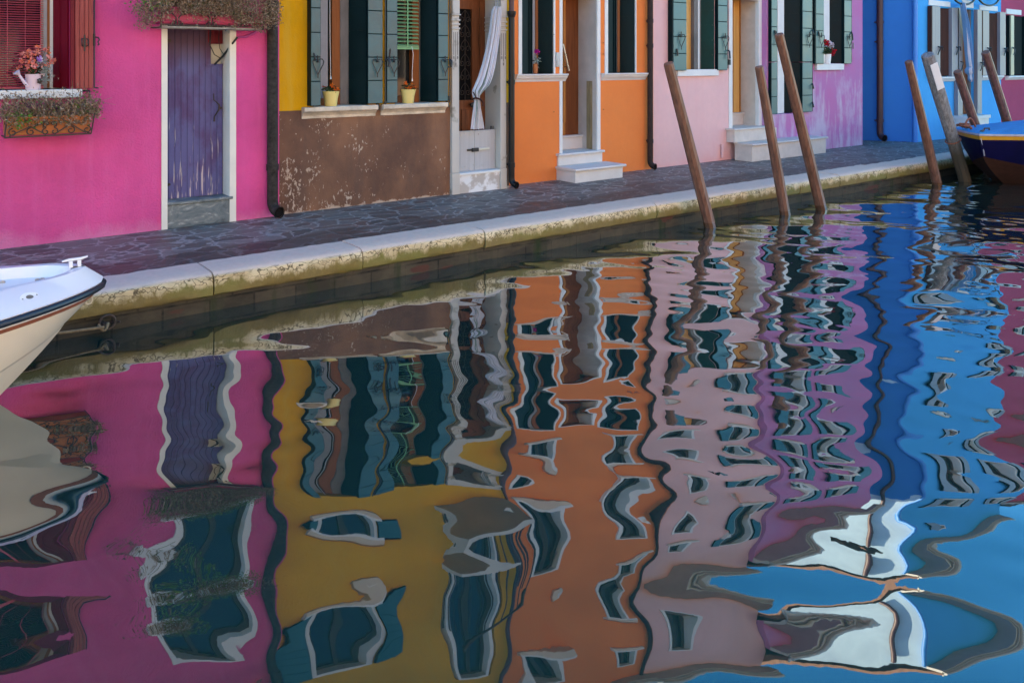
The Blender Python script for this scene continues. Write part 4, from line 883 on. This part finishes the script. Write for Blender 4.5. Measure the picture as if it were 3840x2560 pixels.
# ================================================================== BLUE HOUSE
Y = -.38
H6 = thing('terraced_house', (18,Y,0), 'bright blue house on the alley corner with grey and brown shutters', 'house', 'row of painted canal houses')
holes = [(17.03,17.53,1.3,2.74),(18.05,18.75,.46,2.76),(19.35,19.95,1.3,2.72)]
up = [(17.0,17.7,4.1,5.3),(19.2,19.9,4.1,5.3),(17.0,17.7,6.6,7.8),(19.2,19.9,6.6,7.8)]
raw(wall_mesh(16.24,20.19,0,9.4,Y,holes+up,closed=False), 'wall', M['blue'], H6)
sx, sy = 14.95, 1.9                              # the alley side wall runs back from the corner
raw(MB().add([(16.24,Y,6.25),(sx,sy,6.25),(sx,sy,9.4),(16.24,Y,9.4)], [(0,1,2,3)]), 'upper_side_wall', stucco('pale_blue_white_stucco', (.46,.66,.86)), H6)  # upper part of the blue wall whitened to stand for sunlight on it
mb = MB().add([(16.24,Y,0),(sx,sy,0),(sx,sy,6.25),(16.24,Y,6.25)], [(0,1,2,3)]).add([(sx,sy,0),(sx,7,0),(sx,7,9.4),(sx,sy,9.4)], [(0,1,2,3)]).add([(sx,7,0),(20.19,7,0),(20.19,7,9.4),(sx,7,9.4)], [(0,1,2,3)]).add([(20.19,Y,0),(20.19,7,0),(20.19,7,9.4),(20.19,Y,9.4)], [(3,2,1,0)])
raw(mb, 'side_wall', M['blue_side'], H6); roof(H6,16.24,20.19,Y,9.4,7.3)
for u_ in up: upper_window(H6,*u_,Y,M['silver_shutter'])
downpipe(H6, 15.82, .18, 0, 9.3, .062, M['maroon_pipe'], [.42, 2.02, 2.42, 5.0], kick=(-.3,-.95)); MB().tube([(15.70,.36,2.42),(15.70,.36,9.3)], .05, 12).build('downpipe', M['black_pipe'], H6) if False else None
MB().tube([(16.17,-.36,9.3),(16.17,-.36,0)], .045, 12).tube([(16.17,-.36,.60),(16.17,-.36,.64)], .052, 12).box(16.13,16.21,-.41,-.3,1.22,1.27).build('downpipe', M['blue_pipe'], H6, smooth=60)
def blue_window(x0, x1, lw, sx0, sx1, hz):
    w = MB().box(x0,x0+.09,Y+.10,Y+.2,1.3,2.72).box(x1-.16,x1-.10,Y+.10,Y+.2,1.3,2.72).build('window', M['jamb'], H6)
    MB().box(x0,x1,Y+.24,Y+.25,1.3,2.72).build('pane', M['dark'], w)
    dark_leaf(w,(x0+.10,Y+.2),(x1-.005,Y-.02),M['brown_shutter'],1.32,2.73,1)
    for a,b_ in ((x0-lw,x0-.01),(x1+.01,x1+lw-.02)):
        mb = MB(); n_ = 5; s_ = (b_-a)/n_
        for i in range(n_): mb.box(a+i*s_,a+(i+1)*s_-.006,Y-.085,Y-.05,1.31,2.75)
        mb.box(a,b_,Y-.05,Y-.01,1.31,2.75); mb.build('shutter_leaf', M['silver_shutter'], w)
    MB().box(x0-lw-.04,x0-lw-.002,Y-.09,Y-.01,1.31,2.75).build('shutter_leaf', M['brown_shutter'], w)
    for a in (x0-.12, x1+.2):
      l_ = MB(); l_.tube([(a,Y-.09,1.93),(a+.06,Y-.11,1.90),(a-.05,Y-.11,1.76)], .012, 6).tube([(a+.03,Y-.09,1.92),(a+.12,Y-.12,1.93),(a+.13,Y-.12,1.85)], .014, 6); l_.build('shutter_latch', M['iron'], w)
    MB().profx([(Y-.09,1.27),(Y-.09,1.302),(Y+.2,1.302),(Y+.2,1.20),(Y-.02,1.20),(Y-.07,1.255)], sx0, sx1).build('sill', M['white'], w, bev=.004)
    MB().box(sx0+.02,sx1-.18,Y-.02,Y+.1,2.77,2.88).build('lintel', M['white'], w, bev=.004)
blue_window(17.03,17.53,.36,16.66,17.80,0); blue_window(19.36,19.92,.33,19.02,20.15,0)
d = MB().box(18.06,18.16,Y+.1,Y+.2,.46,2.76).box(18.68,18.75,Y+.05,Y+.2,.46,2.76).build('door_frame', M['jamb'], H6)
dark_leaf(d,(18.16,Y+.22),(18.68,Y+.1),M['door_wood'],.47,2.75,1)
for a,b_,mt_ in ((17.82,18.04,'silver_shutter'),(18.76,18.98,'silver_shutter')):
    mb = MB(); n_ = 4; s_ = (b_-a)/n_
    for i in range(n_): mb.box(a+i*s_,a+(i+1)*s_-.006,Y-.085,Y-.05,.47,2.76)
    mb.box(a,b_,Y-.05,Y-.005,.47,2.76); mb.build('shutter_leaf', M[mt_], d)
MB().tube([(18.88,Y-.09,1.60),(18.94,Y-.12,1.58),(18.82,Y-.12,1.42)], .012, 6).tube([(18.90,Y-.09,1.6),(19.0,Y-.12,1.6),(19.0,Y-.12,1.5)], .015, 6).tube([(17.92,Y-.09,1.62),(17.99,Y-.12,1.6),(17.9,Y-.12,1.42)], .012, 6).build('shutter_latch', M['iron'], d)
MB().box(18.2,18.72,Y-.02,Y+.1,2.79,2.95).build('lintel', M['istria'], d, bev=.004)
MB().box(17.80,18.75,Y-.32,Y+.1,.0,.40).box(17.78,18.77,Y-.35,Y+.1,.40,.47).build('door_step', M['istria'], H6, bev=.006)
cloth('door_curtain', M['curtain_blue'], interp([(17.83,-.56,2.86,.16,.03),(17.86,-.56,2.70,.20,.03),(17.97,-.56,2.45,.22,.035),(18.05,-.56,2.1,.26,.035),(18.12,-.56,1.8,.27,.035),(18.15,-.56,1.6,.2,.04),(18.16,-.56,1.50,.12,.045),(18.16,-.56,1.45,.22,.05),(18.17,-.56,1.38,.20,.05),(18.18,-.56,1.33,.12,.03),(18.20,-.56,1.24,.17,.04),(18.21,-.56,1.19,.06,.02)], 60),
      label='blue and white striped curtain tied in a knot at the blue house door')
lb_ = thing('wall_lamp', (18.6,Y,3.0), 'curved black iron lamp bracket above the blue house door', 'lamp')
b = MB(); b.tube([(17.35+.55*(1-math.cos(t)),-.55,3.05-.22*math.sin(t)) for t in np.linspace(0,math.pi,16)], .022, 8); b.tube([(18.55+.55*(1-math.cos(t)),-.55,3.08-.22*math.sin(t)) for t in np.linspace(0,math.pi,16)], .022, 8); b.tube([(18.5,-.38,3.1),(18.5,-.9,3.3)], .02, 8).tube([(17.3,-.55,3.06),(19.7,-.55,3.1)], .015, 6)
b.build('bracket', M['iron'], lb_, smooth=60)
MB().lathe([(.10,3.32),(.14,3.62),(.16,3.64),(.03,3.76),(.02,3.8)], 18.5, -.9, 6).build('lantern', M['glass'], lb_)

# ================================================================== RASPBERRY HOUSE
Y = -.38
H7 = thing('terraced_house', (23,Y,0), 'raspberry red house with green shutters at the right edge of the row', 'house', 'row of painted canal houses')
up = [(21,21.6,4.2,5.4),(23.4,24,4.2,5.4),(25.6,26.2,4.2,5.4)]
raw(wall_mesh(20.19,28,0,7.9,Y,[(20.72,21.32,1.28,2.70)]+up), 'wall', M['red'], H7); roof(H7,20.19,28,Y,7.9)
for u_ in up: upper_window(H7,*u_,Y,M['teal_dark'])
w = MB().box(20.72,20.80,Y+.1,Y+.2,1.28,2.7).build('window', M['jamb'], H7)
MB().box(20.72,21.32,Y+.24,Y+.25,1.28,2.70).build('pane', M['dark'], w)
dark_leaf(w,(20.86,Y+.2),(21.31,Y-.02),M['teal_dark'],1.3,2.69,1); teal_leaf(w,20.52,20.715,Y-.08,Y-.01,1.29,2.70,2); teal_leaf(w,21.33,21.55,Y-.08,Y-.01,1.29,2.70,2)
MB().box(20.44,20.52,Y-.085,Y-.01,1.29,2.70).build('shutter_leaf', M['teal_dark'], w)
MB().tube([(20.62,Y-.09,1.95),(20.66,Y-.12,1.90),(20.6,Y-.12,1.78)], .014, 6).build('shutter_latch', M['iron'], w)
MB().profx([(Y-.09,1.25),(Y-.09,1.285),(Y+.2,1.285),(Y+.2,1.19),(Y-.02,1.19),(Y-.07,1.24)], 20.40, 21.60).build('sill', M['white'], w, bev=.004)
MB().box(20.45,21.30,Y-.02,Y+.1,2.73,2.85).build('lintel', M['white'], w, bev=.004)
MB().box(21.62,21.78,Y-.03,Y+.05,0,2.9).build('door_frame', M['white'], H7)
H8 = thing('terraced_house', (34,Y,0), 'cream house beyond the raspberry one, far along the canal', 'house', 'row of painted canal houses')
raw(wall_mesh(28.0,42,0,8.2,Y,[]), 'wall', M['lime'], H8); roof(H8,28,42,Y,8.2)

H9 = thing('terraced_house', (-12,-.08,0), 'unseen ochre house added left of the pink one to shade the canal', 'house', 'row of painted canal houses')  # added out of view to keep the sun off the canal water
raw(wall_mesh(-24,-5.003,0,7.8,-.08,[]), 'wall', M['yellow'], H9); roof(H9,-24,-5.003,-.08,7.8)

# houses across the canal, behind the viewer: they catch the sun and throw warm light back
cols = [((.74,.56,.36),'ochre'),((.78,.70,.58),'ivory'),((.70,.42,.28),'peach')]
xs_ = [-14,-3.5,6.0,15.0]
for (c_, nm), a, b_ in zip(cols, xs_[:-1], xs_[1:]):
    h = thing('facing_house', ((a+b_)/2,-13,0), f'sunlit {nm} house across the canal, behind the viewpoint', 'house', 'houses across the canal')
    MB().box(a+.05,b_-.05,-19,-13,0,7.0).build('wall', stucco(nm+'_stucco', c_), h)
    MB().profx([(-12.6,7.0),(-16,8.4),(-19.4,7.0),(-19.4,7.12),(-16,8.52),(-12.6,7.12)], a+.05, b_-.05).build('roof', M['roof'], h)
    for x in np.arange(a+1, b_-1.2, 2.3):
        for z in (1.1,4.1):
            w = frame(MB(),x,x+.9,z,z+1.4,-13.0,.08,.05,.04).build('window', M['white'], h)
            for v in w.data.vertices: v.co.y = -(v.co.y) if False else v.co.y+.03
            MB().box(x+.08,x+.82,-13.0,-12.985,z,z+1.32).build('pane', M['glass'], w)

# ================================================================== mooring poles
def pole(base, top, r0, r1, mat, label, name='mooring_pole', grp='brown mooring poles', plate=False):
    b_, t_ = Vector(base), Vector(top); ax = (t_-b_).normalized(); b2 = b_-ax*.6
    o = thing(name, base, label, 'pole', grp)
    pts = [b2, b_.lerp(t_, .0), b_.lerp(t_, .35), b_.lerp(t_, .8), t_-ax*.012, t_]
    rr = [r0, r0, r0*.985, r1*1.06, r1, r1*.86]
    MB().tube(pts, rr, 10).build('shaft', mat, o, bev=0)
    return o
def copy_tree(o):
    c_ = o.copy(); COL.objects.link(c_)
    for ch in o.children:
        k = ch.copy(); COL.objects.link(k); k.parent = c_
    return c_
pole((7.415,-2.26,-.29),(6.701,-2.26,1.597),.068,.056,M['pole'],'brown octagonal mooring pole nearest the viewer, leaning left before the pale pink wall')
pole((8.727,-2.37,-.29),(8.187,-2.37,1.552),.066,.052,M['pole'],'shorter brown mooring pole in front of the pine door and steps')
pole((9.444,-2.42,-.29),(8.519,-2.42,1.948),.072,.056,M['pole'],'tallest brown mooring pole leaning before the tall green shutters')
pole((12.662,-2.40,-.29),(11.765,-2.40,1.62),.070,.056,M['pole'],'brown mooring pole standing before the alley and bright blue wall')
pole((15.30,-2.10,-.29),(14.026,-2.10,1.453),.078,.066,M['pole'],'brown mooring pole behind the blue boat with rust-red rope at its foot')
pole((16.60,-2.10,-.29),(15.10,-2.10,1.782),.080,.070,M['pole'],'brown mooring pole farthest right, leaning before the blue and raspberry houses')
gp = pole((13.477,-2.46,-.29),(12.218,-2.46,1.72),.092,.094,M['oldpole'],'weathered grey wooden mooring pole bearing a blank white plate','mooring_pole',None)
ax = (Vector((12.218,-2.46,1.72))-Vector((13.477,-2.46,-.29))).normalized()
c0 = Vector((12.218,-2.46,1.72))-ax*.13; c1_ = Vector((12.218,-2.46,1.72))-ax*.58
nrm = Vector((-.62,-.78,0)); nrm = (nrm-ax*nrm.dot(ax)).normalized(); sd2 = ax.cross(nrm).normalized()*.058
nrm = nrm*.092
pl = MB(); e = nrm*.10
vs = [c0+nrm-sd2, c0+nrm+sd2, c1_+nrm+sd2, c1_+nrm-sd2]; pl.add(vs+[v+e for v in vs], [(3,2,1,0),(4,5,6,7),(0,1,5,4),(1,2,6,5),(2,3,7,6),(3,0,4,7)])
pl.build('sign_plate', M['plate'], gp, bev=.003)
pa = Vector((13.477,-2.46,-.29))+ax*.80
MB().tube([pa+Vector((.105*math.cos(t),.105*math.sin(t),.05*math.cos(t))) for t in np.linspace(0,6.28,20)], .010, 6).build('rope_loop', M['red_rope'], gp, smooth=60)

# ================================================================== white boat at left
B1 = thing('motorboat', (-1,-2.9,-.29), 'white motorboat bow with navy rubber rail beside the quay at left', 'boat')
def boat_rows(stem, yc, prof_fn, n=26, L=4.5):
    rows = []
    for i in range(n+1):
        u = (i/n)**1.6; rows.append(prof_fn(u))
    return rows
def bw(u, full, p=.62): return full*(1-(1-min(u/.55,1))**2)**p if u > 0 else 0.
TX = .965; LL = 4.6
def sec(i, key):
    u = i; x = TX-LL*u
    hb = bw(u,.83)                                   # half breadth at the rail
    zr = .283-.02*u
    return x, hb, zr
def side_pts(u, sgn):
    hb = bw(u,.83); x = TX-LL*u; zr = .283-.03*min(u*4,1); yc = -2.90
    stemx = lambda z: .985-.55*max(0,min(1,(zr-z)/.57))**.85*1.0
    def pt(fr, z, xo=0):                            # fr = share of the half breadth; lower points start farther aft
        xs_ = TX-xo; uu = (TX-x)
        return (x, yc+sgn*fr, z)
    return hb, x, zr, yc
US = [0]+[(k/34)**1.5 for k in range(1,35)]
def strip(fn0, fn1, sgn, mat, name, parent, sm=40, close=False, **kw):
    rows = [[fn0(u,sgn), fn1(u,sgn)] for u in US]
    mb = MB(); mb.loft(rows); return mb
YC = -2.90
ZR = lambda u: .283-.035*min(u*5,1)
def rail(u, s, off=0., dz=0., dx=0.): return (TX+dx-(LL)*u, YC+s*max(bw(u,.83)+off*(1 if u > .002 else .0), 0), ZR(u)+dz)
def rim_o(u, s):  x = TX-.10-LL*u*.975; return (x, YC+s*max(bw(u,.83)-.085*min(1,u*14), .045*min(1,.4+u*30)), .400-.012*min(u*4,1))
def rim_i(u, s):  x = TX-.16-LL*u*.96; return (x, YC+s*max(bw(u,.83)-.135*min(1,u*12), .02), .398-.012*min(u*4,1))
def deck_e(u, s): x = TX-.20-LL*u*.955; return (x, YC+s*max(bw(u,.83)-.155*min(1,u*11), .008), .335-.01*min(u*4,1))
def rail_lo(u, s): return (TX-.03-LL*u*.993, YC+s*bw(u,.83)*.985, ZR(u)-.035)
def stripe_lo(u, s): return (TX-.055-LL*u*.99, YC+s*bw(u,.83)*.975, ZR(u)-.060)
def chine(u, s): return (TX-.185-LL*u*.955, YC+s*bw(u,.66,.75), .105-.42*min(1,u*3.4)**.8)
def chine2(u, s): return (TX-.215-LL*u*.95, YC+s*bw(u,.61,.80), .068-.42*min(1,u*3.4)**.8)
def keel(u, s): return (TX-.205-LL*u*.95, YC, .075-.62*min(1,u*7.0)**.9)
hull = MB()
for s_ in (1,-1):
    hull.loft([[rail_lo(u,s_), stripe_lo(u,s_)] for u in US]); 
    hull.cur = 0
    hull.loft([[stripe_lo(u,s_), tuple((a*.5+b_*.5+(0,s_*.012*min(1,u*12),0)[k]) for k,(a,b_) in enumerate(zip(stripe_lo(u,s_),chine(u,s_)))), chine(u,s_)] for u in US])
    hull.loft([[chine(u,s_), chine2(u,s_)] for u in US]); hull.loft([[chine2(u,s_), keel(u,s_)] for u in US])
hull.loft([[f_(1,1) for f_ in (rail_lo,chine,chine2,keel)],[f_(1,-1) for f_ in (rail_lo,chine,chine2,keel)]])
hu = hull.build('hull', M['hull_bounce'], B1, smooth=28)
st_ = MB()
for s_ in (1,-1): st_.loft([[ (x_,y_+s_*.003,z_) for x_,y_,z_ in (rail_lo(u,s_), stripe_lo(u,s_))] for u in US])
st_.build('red_stripe', M['boot'], hu)
tp = MB()
for s_ in (1,-1):
    tp.loft([[rail(u,s_,.012,.028), rail(u,s_,-.01,.036), rim_o(u,s_), rim_i(u,s_), deck_e(u,s_)] for u in US])
    tp.loft([[rail(u,s_,.012,.028), rail_lo(u,s_)] for u in US])
tp.loft([[deck_e(u,1), tuple((a+b_)/2 for a,b_ in zip(deck_e(u,1),deck_e(u,-1))), deck_e(u,-1)] for u in US])
tp.build('deck', M['gel'], B1, smooth=45)
rr_ = MB()
pr_ = [rail(u,1,.012,.004) for u in US[::-1]]+[(TX+.016,YC,.287)]+[rail(u,-1,.012,.004) for u in US]
pr2 = [p for i,p in enumerate(pr_) if i == 0 or (Vector(p)-Vector(pr_[i-1])).length > .012]
rr_.tube(pr2, .020, 10); rr_.build('rubber_rail', M['rubber'], B1, smooth=60)
cl = MB()
cxx = .815
for dx_ in (-.022,.022): cl.box(cxx+dx_-.010,cxx+dx_+.010,YC-.012,YC+.012,.398,.436)
cl.tube([(cxx-.068,YC,.440),(cxx-.03,YC,.444),(cxx+.03,YC,.444),(cxx+.068,YC,.452)], [.005,.009,.009,.005], 8); cl.build('cleat', M['gel'], B1, bev=.003)
MB().tube([(.885+.020*math.cos(t),YC-.004,.195+.026*math.sin(t)) for t in np.linspace(0,6.28,18)], .006, 6).build('bow_ring', M['steel'], B1, smooth=60)
vt = MB(); A_ = Vector(rail(.078,-1)); Bq = Vector(rim_o(.082,-1)); cc = A_.lerp(Bq,.55)
tx_ = (Vector(rail(.10,-1))-Vector(rail(.06,-1))).normalized(); ty_ = (Bq-A_).normalized(); nn_ = tx_.cross(ty_).normalized(); nn_ = nn_ if nn_.y < 0 else -nn_
def disc(mb, c_, rx, ry, h0, h1, n_=24):
    ring = [(c_+tx_*(rx*math.cos(a))+ty_*(ry*math.sin(a))) for a in np.linspace(0,2*math.pi,n_,endpoint=False)]
    mb.add([p+nn_*h0 for p in ring]+[p+nn_*h1-(p-c_)*.08 for p in ring], [tuple(range(n_,2*n_))]+[(i,(i+1)%n_,n_+(i+1)%n_,n_+i) for i in range(n_)])
disc(vt, cc, .060, .038, -.004, .003); vt.build('fitting_gasket', M['grey_plastic'], B1); vt = MB(); disc(vt, cc, .056, .034, .0, .010); vt.build('deck_fitting', M['gel'], B1, smooth=50)
vt = MB(); disc(vt, cc, .020, .014, .0105, .0115, 12); disc(vt, cc-tx_*.04, .004,.004,.0105,.0115,8); disc(vt, cc+tx_*.04, .004,.004,.0105,.0115,8); vt.build('fitting_opening', M['jamb'], B1)
hg = MB()
for x_,y_ in ((.645,YC+.075),(.455,YC+.14),(.63,YC-.01)): hg.box(x_-.025,x_+.025,y_-.010,y_+.010,.322,.342).box(x_-.02,x_-.005,y_-.008,y_+.008,.342,.345).box(x_+.005,x_+.02,y_-.008,y_+.008,.342,.345)
hg.build('hinge', M['steel'], B1)
MB().tube([(.55-.5*math.cos(t),YC-.02+.34*math.sin(t),.333) for t in np.linspace(-1.5,1.5,30)], .006, 6).build('hatch_edge', M['gel'], B1, smooth=60)

# ================================================================== blue boat at right
B2 = thing('rowing_boat', (15,-2.95,-.29), 'blue wooden boat with sky-blue deck, yellow band and navy hull at right', 'boat')
SX, YC2, HB, L2 = 12.80, -2.95, .76, 5.0
def hb2(d): return HB*(1-(1-min(d/1.05,1))**1.55)
DS = [0,.04,.1,.18,.28,.4,.55,.72,.9,1.1,1.5,2.2,3,4,5]
G = lambda d,s,f=1.0,z=.52,x0=0.: (SX+x0+d, YC2+s*hb2(d)*f, z)
zc_ = lambda d: .19-.34*min(1,max(0,d-.0)/1.5)**.9
hull = MB(); band = MB(); bot = MB(); dk = MB(); ed = MB()
for s_ in (1,-1):
    band.loft([[G(d,s_,1.0,.50), G(d,s_,.985,.445,.012)] for d in DS])
    hull.loft([[G(d,s_,.985,.445,.012), (SX+.05+d*.985, YC2+s_*hb2(d)*.86, (.445+zc_(d))/2), (SX+.13+d*.96, YC2+s_*hb2(d)*.70, zc_(d))] for d in DS])
    bot.loft([[(SX+.13+d*.96, YC2+s_*hb2(d)*.70, zc_(d)), (SX+.13+d*.96+min(d,.6)*.35, YC2+s_*hb2(d)*.30, min(zc_(d), .19-.62*min(1,d/1.0)**.8)), (SX+.13+d*.96+min(d,.6)*.5, YC2, .19-.75*min(1,d/.9)**.75)] for d in DS])
    ed.loft([[G(d,s_,1.03,.535,-.012), G(d,s_,1.03,.505,-.012), G(d,s_,1.0,.503)] for d in DS])
dk.loft([[G(d,1,1.03,.535,-.012), G(d,1,.5,.555), (SX+d,YC2,.565), G(d,-1,.5,.555), G(d,-1,1.03,.535,-.012)] for d in DS])
hh = hull.build('hull', M['navy'], B2, smooth=40); band.build('yellow_band', M['ochre'], hh, smooth=40); bot.build('bottom', M['antifoul'], hh, smooth=60)
dko = dk.build('deck', M['sky_deck'], B2, smooth=50); ed.build('deck_edge', M['silver_edge'], dko)
MB().tube([(SX+.02,YC2-.01,.47),(SX+.06,YC2-.012,.36),(SX+.10,YC2-.015,.27),(SX+.135,YC2-.01,.20)], [.010,.008,.012,.010], 6).build('stem_chain', M['silver_edge'], hh)
MB().tube([(SX+.28,YC2+.05,.57),(SX+.28,YC2+.05,.60),(SX+.38,YC2+.02,.60),(SX+.38,YC2+.02,.57)], .012, 6).tube([(SX+.05,YC2,.566),(SX+.12,YC2,.575)], .02, 6).build('fitting', M['rust_iron'], dko)
rp = MB()
rp.tube([(13.15+.26*u+.03*math.sin(9*u), -2.62+.20*u+.05*math.sin(7*u), .585+.02*abs(math.sin(11*u))) for u in np.linspace(-.4,1.1,26)], .020, 7)
rp.tube([(13.20+.18*t+.02, -2.55-.03*t, .585+.14*math.sin(min(1,t/1.6)*math.pi)) for t in np.linspace(0,1.6,18)], .014, 7)
rp.tube([(13.25+.10*math.cos(t),-2.55+.06*math.sin(t),.60+.012*t*.4) for t in np.linspace(0,9,30)], .016, 7)
tag(rp.build('rope', M['red_rope'], smooth=60), 'rust-red rope coiled on the sky-blue boat deck', 'rope')
